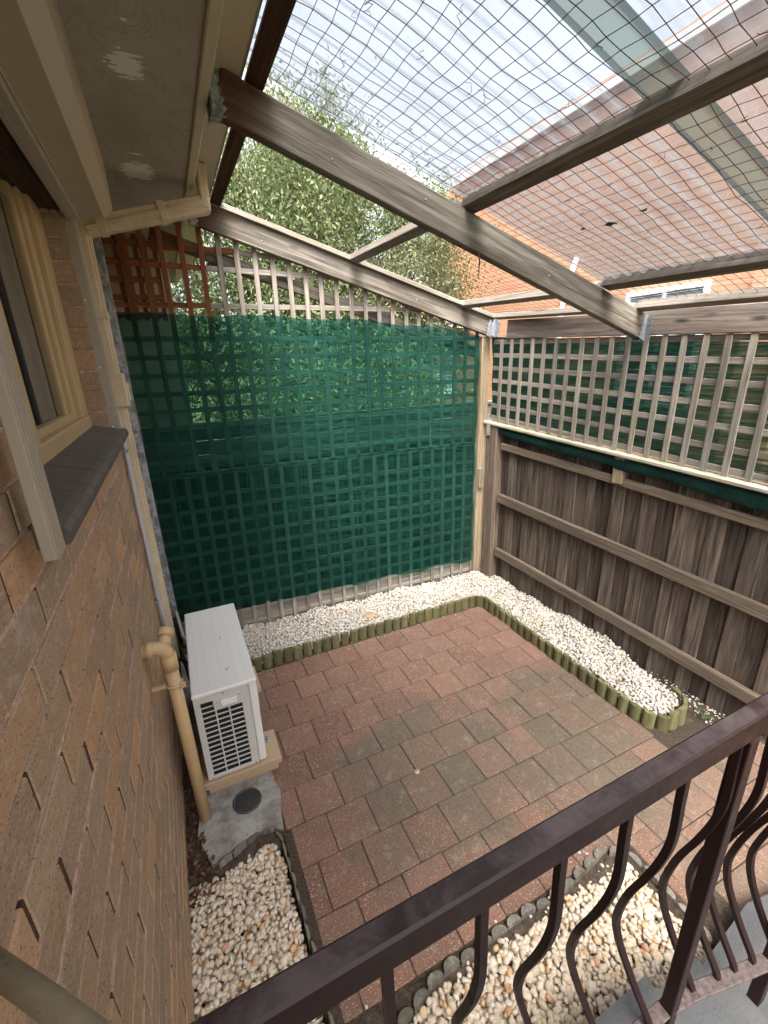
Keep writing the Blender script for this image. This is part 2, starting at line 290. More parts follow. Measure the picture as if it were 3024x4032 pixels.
# ------------------------------------------------------------------ mesh tools
class MB:
    def __init__(s): s.v = []; s.f = []; s.r = []; s.lc = []; s.sm = []
    def add(s, vs, fs, rnd=None, lc=None, smooth=False):
        o = len(s.v); rnd = random.random() if rnd is None else rnd
        s.v += [tuple(p) for p in vs]; s.lc += [tuple(p) for p in (lc if lc is not None else vs)]
        s.f += [tuple(o + i for i in f) for f in fs]; s.r += [rnd] * len(fs); s.sm += [smooth] * len(fs)
    def obox(s, c, X, Y, Z, b=.002, rnd=None, taper=1.0):
        """oriented chamfered box: centre c, half-extent vectors X, Y, Z"""
        c, X, Y, Z = map(Vector, (c, X, Y, Z)); h = [X.length, Y.length, Z.length]
        ax = [X.normalized(), Y.normalized(), Z.normalized()]; b = min(b, min(h) * .45)
        order = sorted(range(3), key=lambda i: -h[i]); off = Vector((random.random() * 40, random.random() * 40, random.random() * 40))
        vs = []; lc = []; idx = {}
        for sx in (-1, 1):
            for sy in (-1, 1):
                for sz in (-1, 1):
                    sg = (sx, sy, sz)
                    for k in range(3):
                        q = [sg[i] * (h[i] - (0 if i == k else b)) for i in range(3)]
                        idx[(sg, k)] = len(vs); vs.append(c + ax[0] * q[0] + ax[1] * q[1] + ax[2] * q[2])
                        lc.append(Vector((q[order[0]], q[order[1]], q[order[2]])) + off)
        fs = []
        def pt(k, s0, i, a, j, b2): t = [0, 0, 0]; t[k] = s0; t[i] = a; t[j] = b2; return idx[(tuple(t), k)]
        for k in range(3):
            i, j = (k + 1) % 3, (k + 2) % 3
            for s0 in (-1, 1):
                q = [pt(k, s0, i, -1, j, -1), pt(k, s0, i, 1, j, -1), pt(k, s0, i, 1, j, 1), pt(k, s0, i, -1, j, 1)]
                fs.append(q if s0 > 0 else q[::-1])
        for k in range(3):      # edges parallel to axis k
            i, j = (k + 1) % 3, (k + 2) % 3
            for si in (-1, 1):
                for sj in (-1, 1):
                    def g(sk, face): t = [0, 0, 0]; t[k] = sk; t[i] = si; t[j] = sj; return idx[(tuple(t), face)]
                    q = [g(-1, i), g(-1, j), g(1, j), g(1, i)]
                    fs.append(q if si * sj < 0 else q[::-1])
        for sg in [(a, b2, c2) for a in (-1, 1) for b2 in (-1, 1) for c2 in (-1, 1)]:
            q = [idx[(sg, 0)], idx[(sg, 1)], idx[(sg, 2)]]; fs.append(q if sg[0] * sg[1] * sg[2] > 0 else q[::-1])
        s.add(vs, fs, rnd, lc)
    def box(s, x0, x1, y0, y1, z0, z1, b=.002, rnd=None):
        s.obox(((x0 + x1) / 2, (y0 + y1) / 2, (z0 + z1) / 2), ((x1 - x0) / 2, 0, 0), (0, (y1 - y0) / 2, 0), (0, 0, (z1 - z0) / 2), b, rnd)
    def board(s, p0, p1, wdir, wd, ht, b=.003, rnd=None):
        """board whose bottom centre line runs p0-p1, width wd along wdir, height ht"""
        p0, p1 = Vector(p0), Vector(p1); a = (p1 - p0); L = a.length; a.normalize()
        W = Vector(wdir); W = (W - a * W.dot(a)).normalized(); H = a.cross(W); H = H if H.z > 0 or abs(H.z) < 1e-6 else -H
        s.obox((p0 + p1) / 2 + H * ht / 2, a * L / 2, W * wd / 2, H * ht / 2, b, rnd)
    def tube(s, pts, r, n=12, sq=False, rnd=None, cap=True, closed=False, up=(0, 0, 1)):
        P = [Vector(p) for p in pts]; m = len(P); rs = r if isinstance(r, (list, tuple)) else [r] * m; rings = []; lc = []; acc = 0; pu = None
        off = random.random() * 30
        for i in range(m):
            d = (P[min(i + 1, m - 1)] - P[max(i - 1, 0)]) if not closed else (P[(i + 1) % m] - P[i - 1])
            d.normalize()
            if pu is None:
                u = Vector(up); u = u if abs(d.dot(u)) < .95 else Vector((1, 0, 0))
            else: u = pu
            u = (u - d * u.dot(d)).normalized(); pu = u; v = d.cross(u)
            if i: acc += (P[i] - P[i - 1]).length
            for k in range(n):
                a = 2 * math.pi * (k + (.5 if sq else 0)) / n
                rings.append(P[i] + (u * math.cos(a) + v * math.sin(a)) * rs[i]); lc.append((acc + off, math.cos(a) * rs[i], math.sin(a) * rs[i]))
        fs = []
        for i in range(m if closed else m - 1):
            j = (i + 1) % m
            for k in range(n): fs.append((i * n + k, i * n + (k + 1) % n, j * n + (k + 1) % n, j * n + k))
        if cap and not closed: fs += [tuple(range(n))[::-1], tuple((m - 1) * n + k for k in range(n))]
        s.add(rings, fs, rnd, lc, smooth=not sq)
    def prism(s, poly, z0, z1, rnd=None):
        n = len(poly); zf = (lambda z, i: z[i] if isinstance(z, (list, tuple)) else z)
        vs = [(p[0], p[1], zf(z0, i)) for i, p in enumerate(poly)] + [(p[0], p[1], zf(z1, i)) for i, p in enumerate(poly)]
        fs = [tuple(range(n))[::-1], tuple(range(n, 2 * n))] + [(i, (i + 1) % n, n + (i + 1) % n, n + i) for i in range(n)]
        s.add(vs, fs, rnd)
    def extr(s, poly, vec, rnd=None):
        n = len(poly); v = Vector(vec); vs = [Vector(p) for p in poly] + [Vector(p) + v for p in poly]
        fs = [tuple(range(n))[::-1], tuple(range(n, 2 * n))] + [(i, (i + 1) % n, n + (i + 1) % n, n + i) for i in range(n)]
        s.add(vs, fs, rnd)
    def grid(s, fn, nu, nv, smooth=True, lcf=None):
        vs = [fn(i / nu, j / nv) for j in range(nv + 1) for i in range(nu + 1)]
        fs = [(j * (nu + 1) + i, j * (nu + 1) + i + 1, (j + 1) * (nu + 1) + i + 1, (j + 1) * (nu + 1) + i) for j in range(nv) for i in range(nu)]
        s.add(vs, fs, None, None, smooth)
def mesh_np(name, V, F, R, smooth=False, lc=None):
    """V (n,3), F list of equal-size index rows or list of tuples, R per-face"""
    me = bpy.data.meshes.new(name)
    if isinstance(F, np.ndarray):
        k = F.shape[1]; me.vertices.add(len(V)); me.vertices.foreach_set('co', np.asarray(V, np.float32).ravel())
        me.loops.add(F.size); me.loops.foreach_set('vertex_index', F.astype(np.int32).ravel())
        me.polygons.add(len(F)); me.polygons.foreach_set('loop_start', np.arange(0, F.size, k, dtype=np.int32))
        me.polygons.foreach_set('use_smooth', np.full(len(F), smooth)); me.update(calc_edges=True); me.validate()
    else:
        me.from_pydata([tuple(v) for v in V], [], F)
        me.polygons.foreach_set('use_smooth', np.array(smooth if isinstance(smooth, list) else [smooth] * len(F))); me.update()
    a = me.attributes.new('rnd', 'FLOAT', 'FACE'); a.data.foreach_set('value', np.asarray(R, np.float32))
    if lc is not None:
        a = me.attributes.new('lc', 'FLOAT_VECTOR', 'POINT'); a.data.foreach_set('vector', np.asarray(lc, np.float32).ravel())
    return me
def link(name, me, m, loc, parent=None):
    o = bpy.data.objects.new(name, me); COL.objects.link(o); me.materials.append(m)
    if parent is None: o.location = loc
    else: o.parent = parent
    return o
def mk(name, mb, m, loc=(0, 0, 0), parent=None):
    V = np.array(mb.v) - np.array(loc)
    return link(name, mesh_np(name, V, mb.f, mb.r, mb.sm, mb.lc), m, loc, parent)
class Thing:
    def __init__(s, name, label, cat, loc, group=None):
        s.o = bpy.data.objects.new(name, None); COL.objects.link(s.o); s.o.location = loc; s.loc = loc; s.o.empty_display_size = .1
        s.o['label'] = label; s.o['category'] = cat
        if group: s.o['group'] = group
    def part(s, name, mb, m, parent=None, label=None):
        o = mk(name, mb, m, s.loc, parent or s.o)
        if label: o['label'] = label
        return o
def solo(name, mb, m, label, cat, loc=(0, 0, 0), group=None, kind=None):
    o = mk(name, mb, m, loc); o['label'] = label; o['category'] = cat
    if group: o['group'] = group
    if kind: o['kind'] = kind
    return o
def struct(name, mb, m, loc=(0, 0, 0)):
    o = mk(name, mb, m, loc); o['kind'] = 'structure'; o['label'] = name.replace('_', ' '); return o

# ------------------------------------------------------------------ frames of reference
GA = .0752; cg, sg_ = math.cos(GA), math.sin(GA)
def GP(t, d, z): return Vector((d * cg - t * sg_, d * sg_ + t * cg, z))       # side fence frame
FA = .0254; cf, sf = math.cos(FA), math.sin(FA)
def FP(x, d, z): return Vector((x, (d - x * sf) / cf, z))                       # back fence frame
NG = Vector((cg, sg_, 0)); TG = Vector((-sg_, cg, 0)); NF = Vector((sf, cf, 0)); TF = Vector((cf, -sf, 0))
def zr(x, y):
    zb = 2.962 - .318 * (x - .605); za = 2.976 - .294 * (x - .62)
    k = (max(y, .3) - 1.87) / (3.26 - 1.87); return zb + (za - zb) * k

# ------------------------------------------------------------------ ground and paving
m = MB(); m.add([(-60, -40, -.13), (80, -40, -.13), (80, 90, -.13), (-60, 90, -.13)], [(0, 1, 2, 3)]); struct('ground', m, M['grass'])
def soilz(x, y):
    q = .008 * math.sin(x * 11 + 3 * math.sin(y * 4.7)) * math.cos(y * 12.4)
    lo = (x < .40 and y < 1.5) or (.47 < x < 1.71 and .3 < y < .77)
    return (-.075 if lo else -.012) + q
m = MB(); m.grid(lambda u, v: (-.02 + 3.3 * u, -1.4 + 4.9 * v, soilz(-.02 + 3.3 * u, -1.4 + 4.9 * v)), 150, 220); struct('soil', m, M['soil'])
m = MB(); m.add([(.41, .83, -.003), (2.95, .83, -.003), (2.95, 1.12, -.003), (2.5, 1.12, -.003), (2.44, 2.78, -.003), (.41, 2.78, -.003), (1.73, .83, -.0031), (1.73, .2, -.003), (2.95, .2, -.003), (2.95, .8299, -.003), (.41, .8299, -.0031), (.41, .3, -.003), (.46, .3, -.003), (.46, .8299, -.003)], [(0, 1, 2, 3, 4, 5), (6, 7, 8, 9), (10, 11, 12, 13)]); struct('paving_bed', m, M['joint'])
m = MB(); P = .2003
for r_ in range(-14, 7):
    y0 = 1.557 + r_ * .2; off = .717 if r_ % 2 == 0 else .617
    for k in range(-3, 13):
        x0 = off + k * P; x1 = x0 + P - .0035
        y1 = y0 + .2 - .0035
        x0c, x1c = max(x0, .43 + random.uniform(-.006, .006)), x1
        lim = 2.43 if y0 > .95 else 2.9
        if x1c > lim: x1c = lim
        if y0 > 2.5: y1 = 2.752
        if x1c - x0c < .03 or y1 - y0 < .03: continue
        if y0 < .4 and x0c < 1.0 and y1 < .5: pass
        # leave the near beds and steps free of pavers
        if y0 < .78 and y1 <= .83 and x0c > .55 and x1c < 1.75:
            continue
        if y1 < .5 and x0c < 1.75: continue
        if x0c < .44 and x1c - x0c > .05 and y0 < 1.55: x0c = max(x0c, .445)
        if y0 < .84 and x1c > .45 and x0c < 1.74 and x0c > .43: y0 = max(y0, .838)
        if y1 < .84 and x0c < 1.775: x0c = max(x0c, 1.775)
        if x1c - x0c < .02: y0 = 1.557 + r_ * .2; continue
        dz = random.uniform(-.0028, .0028); tl = random.uniform(-.0018, .0018)
        m.obox(((x0c + x1c) / 2, (y0 + y1) / 2, -.017 + dz), ((x1c - x0c) / 2, 0, tl), (0, (y1 - y0) / 2, random.uniform(-.0015, .0015)), (0, 0, .02), .0035); y0 = 1.557 + r_ * .2
# loose row against the right-hand log border
struct('paving', m, M['paver'])
m = MB()
def slabz(u, v): return .004 + .006 * math.sin(9 * u + 4 * v) * math.sin(7 * v) * (1 if 0 < u < 1 else 0)
poly = [(.10, 1.545), (.27, 1.60), (.36, 1.60), (.415, 1.56), (.425, 1.66), (.445, 1.76), (.43, 1.84), (.428, 2.0), (.428, 2.75), (.428, 3.2), (.02, 3.2), (.03, 2.1), (.07, 1.84), (.05, 1.7)]
m.prism(poly, -.05, .006); struct('concrete_slab', m, M['concrete'])
# ------------------------------------------------------------------ concrete steps by the camera
m = MB(); m.prism([(-.4, -1.4), (1.545, -1.4), (1.545, .352), (1.502, .366), (1.502, .401), (1.316, .405), (1.316, .444), (.62, .436), (.62, .30), (-.4, .30)], -.05, .2)
m.prism([(1.548, -1.4), (2.35, -1.4), (2.35, .36), (1.90, .44), (1.548, .40)], -.05, .1)
struct('concrete_steps', m, M['step'])

# ------------------------------------------------------------------ brick house
H = Thing('brick_house', 'tan brick house wall with eave, window and roller shutter on the left', 'house', (0, 1.5, 0))
m = MB(); zc = .0; k = 0; perps = []
WY0, WY1, WZ0, WZ1 = .985, 2.40, 1.80, 2.66
def brk(m, y0, y1, z0, z1, dep=.1):
    dx = random.uniform(-.0025, .0015)
    r_ = random.random(); a = random.uniform(-.002, .002)
    m.obox((-dep / 2 + dx, (y0 + y1) / 2, (z0 + z1) / 2), (dep / 2, a, 0), (0, (y1 - y0) / 2, random.uniform(-.001, .001)), (0, 0, (z1 - z0) / 2), random.uniform(.0015, .004), r_)
ci = -1
while True:
    z0 = -.10 + (ci + 1) * .086
    if z0 > 2.86: break
    z1 = z0 + .0765; off = .522 if ci % 2 == 0 else .64
    k = -9
    for k in range(-9, 25):
        y0 = off + k * .2435 + .005; y1 = y0 + .2335
        if y1 < -1.1 or y0 > 5.4: continue
        if z1 > WZ0 - .06 and z0 < WZ1:
            segs = []
            if y0 < WY0: segs.append((y0, min(y1, WY0)))
            if y1 > WY1: segs.append((max(y0, WY1), y1))
        else: segs = [(y0, y1)]
        for a, b in segs:
            if b - a > .02:
                brk(m, a, b, z0, min(z1, 2.875))
                pj_ = random.uniform(-.0045, -.0015); perps.append((pj_, b, z0, min(z1, 2.875)))
    ci += 1
wall = H.part('wall', m, M['brick'])
m = MB()
for x_, y_, za_, zb_ in perps: m.box(-.03, x_, y_ - .0008, y_ + .0108, za_ + .002, zb_ - .002, b=.0008)
H.part('upright_joints', m, M['perp'], wall)
m = MB()
for i_ in range(0, 35):
    zz = -.10 + i_ * .086
    for ya, yb in ([(-1.1, WY0 - .004), (WY1 + .004, 5.4)] if WZ0 - .08 < zz < WZ1 else [(-1.1, 5.4)]):
        y_ = ya
        while y_ < yb:
            yn = min(yb, y_ + random.uniform(.06, .3)); dx_ = random.uniform(-.0075, -.0015); m.box(-.035, dx_, y_, yn, zz - .0096, zz + .0002, b=.0008); y_ = yn
for a in [(-.11, -.028, -1.1, WY0 - .006, -.1, 2.878), (-.11, -.028, WY1 + .006, 5.5, -.1, 2.878), (-.11, -.028, WY0 - .006, WY1 + .006, -.1, WZ0 - .07), (-.11, -.028, WY0 - .006, WY1 + .006, WZ1 + .0, 2.878)]:
    m.box(*a, b=.0005)
H.part('mortar', m, M['mortar'], wall)
m = MB()
m.add([(-.35, -1.6, -.1), (-.12, -1.6, -.1), (-.12, 5.6, -.1), (-.35, 5.6, -.1)], [(0, 1, 2, 3)]); m.box(.0, .40, 3.80, 3.84, -.1, 2.87); H.part('end_wall', m, M['shutter'])
# eave
m = MB(); m.box(-.12, .502, -1.6, 1.38, 2.884, 2.9, b=.001); m.box(-.12, .502, 1.3805, 5.6, 2.8835, 2.9, b=.001); H.part('eave_lining', m, M['soffit'])
m = MB(); m.box(.4985, .5335, -1.6, 5.6, 2.868, 3.05, b=.004); H.part('fascia', m, M['cream'])
m = MB()
prof = [(.536, 3.06), (.540, 2.985), (.552, 2.972), (.64, 2.972), (.652, 2.985), (.655, 3.05), (.662, 3.052), (.664, 2.98), (.648, 2.964), (.545, 2.964), (.5345, 2.978), (.5345, 3.06)]
m.extr([(x, -1.6, z) for x, z in prof], (0, 7.2, 0)); H.part('gutter', m, M['cream'])
m = MB(); m.extr([(-.9, -1.6, 3.30), (.60, -1.6, 3.05), (.60, -1.6, 3.068), (-.9, -1.6, 3.32)], (0, 7.2, 0)); m.box(-3, -.9, -1.6, 5.6, 2.9, 3.3); H.part('roof', m, M['tile'])
# window
m = MB(); m.box(-.10, -.075, WY0, WY0 + .06, 1.815, 2.66); m.box(-.125, -.0752, 1.455, 1.492, 1.862, 2.66)
m.box(-.12, -.078, 2.235, 2.399, 1.862, 2.66); m.box(-.13, -.096, 2.165, 2.234, 1.862, 2.66); m.box(-.14, -.110, 2.115, 2.164, 1.862, 2.66)
m.box(-.13, -.098, 1.493, 2.16, 1.862, 1.89); m.box(-.13, -.098, WY0 + .06, 1.455, 1.862, 1.90)
win = H.part('window', m, M['yellow'])
m = MB(); m.box(-.135, -.073, WY0, 2.3995, 1.808, 1.8615, b=.004); H.part('window_sill', m, M['yellow'], win)
m = MB(); m.box(-.122, -.118, 1.0, 2.28, 1.89, 2.6, b=.0005); H.part('pane', m, M['glass'], win)
m = MB(); m.grid(lambda u, v: (-.150 + .014 * math.sin(u * 23) + .008 * math.sin(u * 61 + 1), 1.88 + .5 * u, 1.84 + .8 * v), 120, 2); H.part('curtain', m, M['plaster'], win)
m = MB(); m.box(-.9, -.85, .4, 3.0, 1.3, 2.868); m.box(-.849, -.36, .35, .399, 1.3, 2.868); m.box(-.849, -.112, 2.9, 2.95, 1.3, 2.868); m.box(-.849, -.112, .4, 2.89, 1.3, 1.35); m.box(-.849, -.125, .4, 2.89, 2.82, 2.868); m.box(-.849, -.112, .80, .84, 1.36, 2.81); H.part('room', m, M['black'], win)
m = MB(); m.box(-.12, -.002, WY0 + .002, WY1 - .002, 2.655, 2.70); [m.box(-.11 + .03 * q, -.105 + .03 * q, WY0 + .002, WY1 - .002, 2.650, 2.656, b=.001) for q in range(4)]; H.part('head_lining', m, M['darkwood'], win)
m = MB()
for i in range(18):
    y0 = .945 + i * .0855; y1 = y0 + .0815
    if y1 > 2.49: break
    e0 = random.uniform(-.001, .001)
    pr = [(-.074, 1.812), (.03, 1.7865), (.046, 1.779), (.0545, 1.768), (.0555, 1.758), (.052, 1.746), (.04, 1.742), (-.02, 1.742), (-.074, 1.742)]
    m.extr([(x + e0, y0, z + e0) for x, z in pr], (0, y1 - y0, 0))
m.box(-.07, .044, .947, 2.468, 1.744, 1.772, b=.001)
H.part('brick_sill', m, M['sill'])
# roller shutter
m = MB(); pr = [(.052, 2.66), (.134, 2.66), (.173, 2.70), (.173, 2.8825), (.002, 2.8825), (.002, 2.74), (.052, 2.74)]
m.extr([(x, -.6, z) for x, z in pr], (0, 3.1, 0)); sh = H.part('roller_shutter', m, M['shutter'])
m = MB(); m.box(.0505, .0545, -.6, 2.5, 2.650, 2.70, b=.001); H.part('lip', m, M['shutter'], sh)
m = MB()
m.box(.004, .0495, -.6, 2.40, 2.626, 2.66, b=.002)
for i in range(3): m.box(.006 + i * .006, .0095 + i * .006, -.6, 2.40, 2.6235, 2.627, b=.001)
H.part('bottom_bar', m, M['taupe'], sh)
m = MB(); m.box(.028, .0475, .85, .918, 1.750, 2.655, b=.002)
for i in range(4): m.box(.047, .0505, .854 + i * .0155, .865 + i * .0155, 1.750, 2.655, b=.001)
H.part('guide', m, M['taupe'], sh)
m = MB(); m.box(-.02, .030, 2.402, 2.452, 1.742, 2.655, b=.002)
for i in range(3): m.box(.0295, .034, 2.406 + i * .015, 2.415 + i * .015, 1.742, 2.655, b=.001)
gd = H.part('guide', m, M['taupe'], sh)
m = MB()
for z in (2.33, 2.06, 1.80): m = MB(); m.tube([(.006, 2.3985, z), (.006, 2.4015, z)], .004, 8); H.part('screw', m, M['white'], sh)

# ------------------------------------------------------------------ cable duct, conduit, galvanised post, waste pipe
D = Thing('cable_duct', 'cream plastic duct running under the eave and down the brick wall', 'duct', (.03, 2.67, .3))
def duct(m, p0, p1, wdir, wd, ht):
    m.board(p0, p1, wdir, wd, ht, .004)
    p0, p1 = Vector(p0), Vector(p1)
    return m
m = MB(); m.box(.0, .046, 2.63, 2.705, .35, 2.70, b=.004); m.box(.046, .054, 2.642, 2.693, .35, 2.68, b=.003); m.box(.0535, .059, 2.655, 2.680, .35, 2.67, b=.002); D.part('vertical_run', m, M['duct'])
m = MB(); a, b = Vector((.0, 2.665, 2.61)), Vector((.592, 2.665, 2.765))
m.board(a, b, (0, 1, 0), .07, .075, .005); m.board(a + Vector((.05, -.036, .022)), b + Vector((-.01, -.036, .022)), (0, 1, 0), .012, .034, .003); m.board(a + Vector((.05, -.043, .03)), b + Vector((-.01, -.043, .03)), (0, 1, 0), .008, .018, .002)
D.part('sloping_run', m, M['duct'])
for f_ in (.17, .62): m = MB(); q = a.lerp(b, f_); m.board(q + Vector((0, -.001, -.003)), q + Vector((.035, -.001, .006)), (0, 1, 0), .094, .082, .003); D.part('joiner', m, M['duct'])
m = MB(); m.box(-.0, .062, 2.62, 2.713, 2.28, 2.31, b=.003); D.part('joiner', m, M['duct'])
m = MB(); m.box(.548, .594, 2.628, 2.70, 2.765, 2.962, b=.004); m.box(.555, .586, 2.621, 2.63, 2.78, 2.958, b=.003); D.part('riser', m, M['duct'])
m = MB(); m.box(.0, .075, 2.60, 2.70, 1.87, 2.03, b=.006); m.box(.075, .083, 2.64, 2.69, 1.90, 1.98, b=.002); D.part('junction_box', m, M['duct'])
m = MB(); m.tube([(.0, 2.50, 1.9), (.0, 2.50, 2.0)], .001)
C_ = Thing('conduit', 'thin grey electrical conduit strapped to the brick wall below the window sill', 'conduit', (.02, 2.565, .7))
m = MB(); m.tube([(.018, 2.565, 1.86), (.018, 2.565, .85), (.02, 2.56, .78), (.026, 2.56, .70), (.03, 2.6, .4), (.03, 2.62, .05)], .0105, 14); C_.part('pipe', m, M['conduit'])
for z in (1.655, .80): m = MB(); m.tube([(.018, 2.565, z), (.018, 2.565, z + .016)], .0135, 14); m.box(-.001, .02, 2.545, 2.585, z, z + .016, b=.001); C_.part('strap', m, M['galv'])
m = MB(); m.box(.003, .066, 3.06, 3.15, .42, 2.86, b=.003); m.box(-.0, .003, 3.02, 3.06, .42, 2.86, b=.001); m.box(.0025, .0685, 3.055, 3.07, .42, 2.86, b=.002)
solo('galvanised_post', m, M['galv'], 'mottled galvanised steel post standing between the cream duct and the green cloth', 'post', (.03, 3.1, .42))
Wp = Thing('waste_pipe', 'beige plastic waste pipe coming out of the brick wall and down beside the air conditioner', 'pipe', (.092, 1.785, 0))
m = MB(); m.tube([(.092, 1.785, -.02), (.088, 1.775, .50), (.085, 1.77, .905)], .0265, 24); m.tube([(.085, 1.77, .875), (.085, 1.77, .945)], .031, 24)
Wp.part('downpipe', m, M['pvc'])
m = MB(); m.tube([(-.01, 1.77, .985), (.02, 1.77, .985), (.05, 1.77, .984), (.07, 1.77, .975), (.082, 1.77, .955), (.085, 1.77, .93)], .0275, 20); m.tube([(.012, 1.77, .985), (.034, 1.77, .985)], .031, 20); Wp.part('elbow', m, M['pvc'])
m = MB(); ax = Vector((.20, .75, .62)).normalized(); c0 = Vector((.075, 1.785, .975))
m.tube([c0, c0 + ax * .045], .026, 20); m.tube([c0 + ax * .045, c0 + ax * .05, c0 + ax * .075, c0 + ax * .078, c0 + ax * .068, c0 + ax * .066], [.030, .032, .032, .026, .022, .001], 20); Wp.part('inspection_cap', m, M['pvc'])
m = MB(); m.tube([(.086 + .0295 * math.cos(a_), 1.77 + .0295 * math.sin(a_), .80) for a_ in np.linspace(0, 2 * math.pi, 25)[:-1]], .006, 8, closed=True); m.box(-.002, .058, 1.762, 1.778, .792, .808); m.box(.108, .130, 1.74, 1.748, .788, .812); Wp.part('clip', m, M['pvc'])

# ------------------------------------------------------------------ air conditioner
A = Thing('air_conditioner', 'off white outdoor air conditioner unit with side grille standing between the wall and the pavers', 'air conditioner', (.27, 2.28, .10))
ax0, ax1, ay0, ay1, az0, az1 = .128, .415, 1.889, 2.686, .104, .612
m = MB(); m.box(ax0 + .003, ax1 - .042, ay0 + .006, ay1, az0, az1 - .012, b=.012); A.part('casing', m, M['acwhite'])
m = MB(); m.box(ax1 - .04, ax1 + .001, ay0 + .002, ay1, az0 + .002, az1 - .012, b=.014); fp = A.part('front_panel', m, M['acwhite'])
m = MB()
for rr in np.linspace(.03, .2, 9):
    m.tube([(ax1 + .018 - .016 * (rr / .2) ** 4, 2.19 + rr * math.cos(a_), .36 + rr * math.sin(a_)) for a_ in np.linspace(0, 2 * math.pi, 37)[:-1]], .0022, 6, closed=True)
for a_ in np.linspace(0, 2 * math.pi, 13)[:-1]: m.tube([(ax1 + .018, 2.19, .36), (ax1 + .016, 2.19 + .12 * math.cos(a_), .36 + .12 * math.sin(a_)), (ax1 + .002, 2.19 + .202 * math.cos(a_), .36 + .202 * math.sin(a_))], .0022, 6)
A.part('fan_guard', m, M['acgrille'], fp)
m = MB(); m.box(ax0 - .002, ax1 + .004, ay0 - .004, ay1 + .003, az1 - .016, az1 + .006, b=.006)
for i, xx in enumerate((.165, .21, .275, .335, .38)):
    m.box(xx - .0015, xx + .0015, ay0 + .03 + .012 * (i % 2), ay1 - .03, az1 + .0055, az1 + .0075, b=.0008)
for yy in (2.02, 2.32): m.tube([(.305, yy, az1 + .006), (.305, yy, az1 + .0075)], .012, 16)
A.part('lid', m, M['acwhite'])
# side grille: frame and bars in front of the dark coil
gx0, gx1, gz0, gz1 = .158, .340, .128, .565
m = MB(); yb = ay0 + .0055
yf = ay0 - .002
m.box(ax0 + .001, gx0, yf, yb, az0 + .004, az1 - .017, b=.002); m.box(gx1, ax1 - .04, yf, yb, az0 + .004, az1 - .017, b=.002)
m.box(gx0, gx1, yf, yb, az0 + .004, gz0, b=.002); m.box(gx0, gx1, yf, yb, gz1, az1 - .017, b=.002)
rows = 15; rh = (gz1 - gz0) / rows
for i in range(1, rows): m.box(gx0, gx1, yf + .0006, yb, gz0 + i * rh - .0026, gz0 + i * rh + .0026, b=.001)
for f_ in (1 / 3, 2 / 3): m.box(gx0 + (gx1 - gx0) * f_ - .0035, gx0 + (gx1 - gx0) * f_ + .0035, yf + .0003, yb, gz0, gz1, b=.001)
gr = A.part('side_grille', m, M['acgrille'])
m = MB(); m.box(gx0 - .004, gx1 + .004, yb - .0005, yb + .001, gz0 - .004, gz1 + .004, b=.0003); A.part('coil', m, M['black'])
m = MB(); m.box(.213, .345, yf - .004, yf + .001, .512, .572, b=.003); pl = A.part('handle_plate', m, M['acgrille'])
m = MB(); m.box(.246, .318, yf - .012, yf - .004, .528, .556, b=.005); A.part('handle', m, M['white'], pl)
for x_, z_ in ((.228, .55), (.336, .563), (.262, .592), (.15, .118), (.36, .118)): m = MB(); m.tube([(x_, yf - .006, z_), (x_, yf + .001, z_)], .0035, 8); A.part('screw', m, M['galv'])
m = MB(); m.box(.415, .45, 2.0, 2.03, .104, .112, b=.001); m.tube([(.445, 2.015, .104), (.445, 2.015, .125)], .009, 8); A.part('foot', m, M['galv'])
for nm, y0, y1, lb in (('mounting_slab', 1.872, 2.085, 'sandy slab under the near end of the air conditioner'), ('mounting_slab', 2.46, 2.70, 'sandy slab under the far end of the air conditioner')):
    m = MB(); m.box(.105, .488, y0, y1, .066, .1035, b=.004); m.box(.12, .47, y0 + .035, y1 - .01, .0, .0658, b=.004); solo(nm, m, M['slab'], lb, 'slab', (.3, y0, 0), 'slabs under the air conditioner')
m = MB(); m.tube([(.062, 3.05, .46), (.075, 2.98, .38), (.085, 2.86, .36), (.10, 2.75, .42), (.12, 2.69, .40)], .010, 10); solo('grey_conduit_bend', m, M['conduit'], 'grey flexible conduit looping from the galvanised post to the back of the air conditioner', 'conduit', (.08, 2.9, .36))
m = MB(); m.tube([(.04, 2.72, .5), (.05, 2.80, .33), (.08, 2.76, .20), (.10, 2.60, .17), (.12, 2.5, .2)], .016, 10); m.tube([(.03, 2.70, .45), (.05, 2.72, .30), (.09, 2.70, .27), (.13, 2.68, .28)], .013, 10)
solo('refrigerant_hose', m, M['hose'], 'black insulated hoses behind the air conditioner near the wall', 'hose', (.07, 2.7, .2))

# ------------------------------------------------------------------ drain
Dn = Thing('drain_grate', 'round black drain grate set in the rough concrete', 'drain', (.285, 1.782, .01))
m = MB(); m.tube([(.285 + .064 * math.cos(a_), 1.782 + .064 * math.sin(a_), .0095) for a_ in np.linspace(0, 2 * math.pi, 49)[:-1]], .0055, 8, closed=True); Dn.part('rim', m, M['grate'])
m = MB()
for i in range(-4, 5):
    o_ = i * .0125; h_ = math.sqrt(max(0, .060 ** 2 - o_ ** 2))
    m.obox((.285 + o_ * .77, 1.782 + o_ * .64, .0095), Vector((.64, -.77, 0)) * -h_, Vector((.77, .64, 0)) * .0022, (0, 0, .0025), .0005)
    m.obox((.285 - o_ * .64, 1.782 + o_ * .77, .0092), Vector((.77, .64, 0)) * h_, Vector((-.64, .77, 0)) * .0022, (0, 0, .0025), .0005)
Dn.part('bars', m, M['grate'])
m = MB(); m.tube([(.285, 1.782, .0064), (.285, 1.782, .0068)], .060, 32); Dn.part('well', m, M['black'])

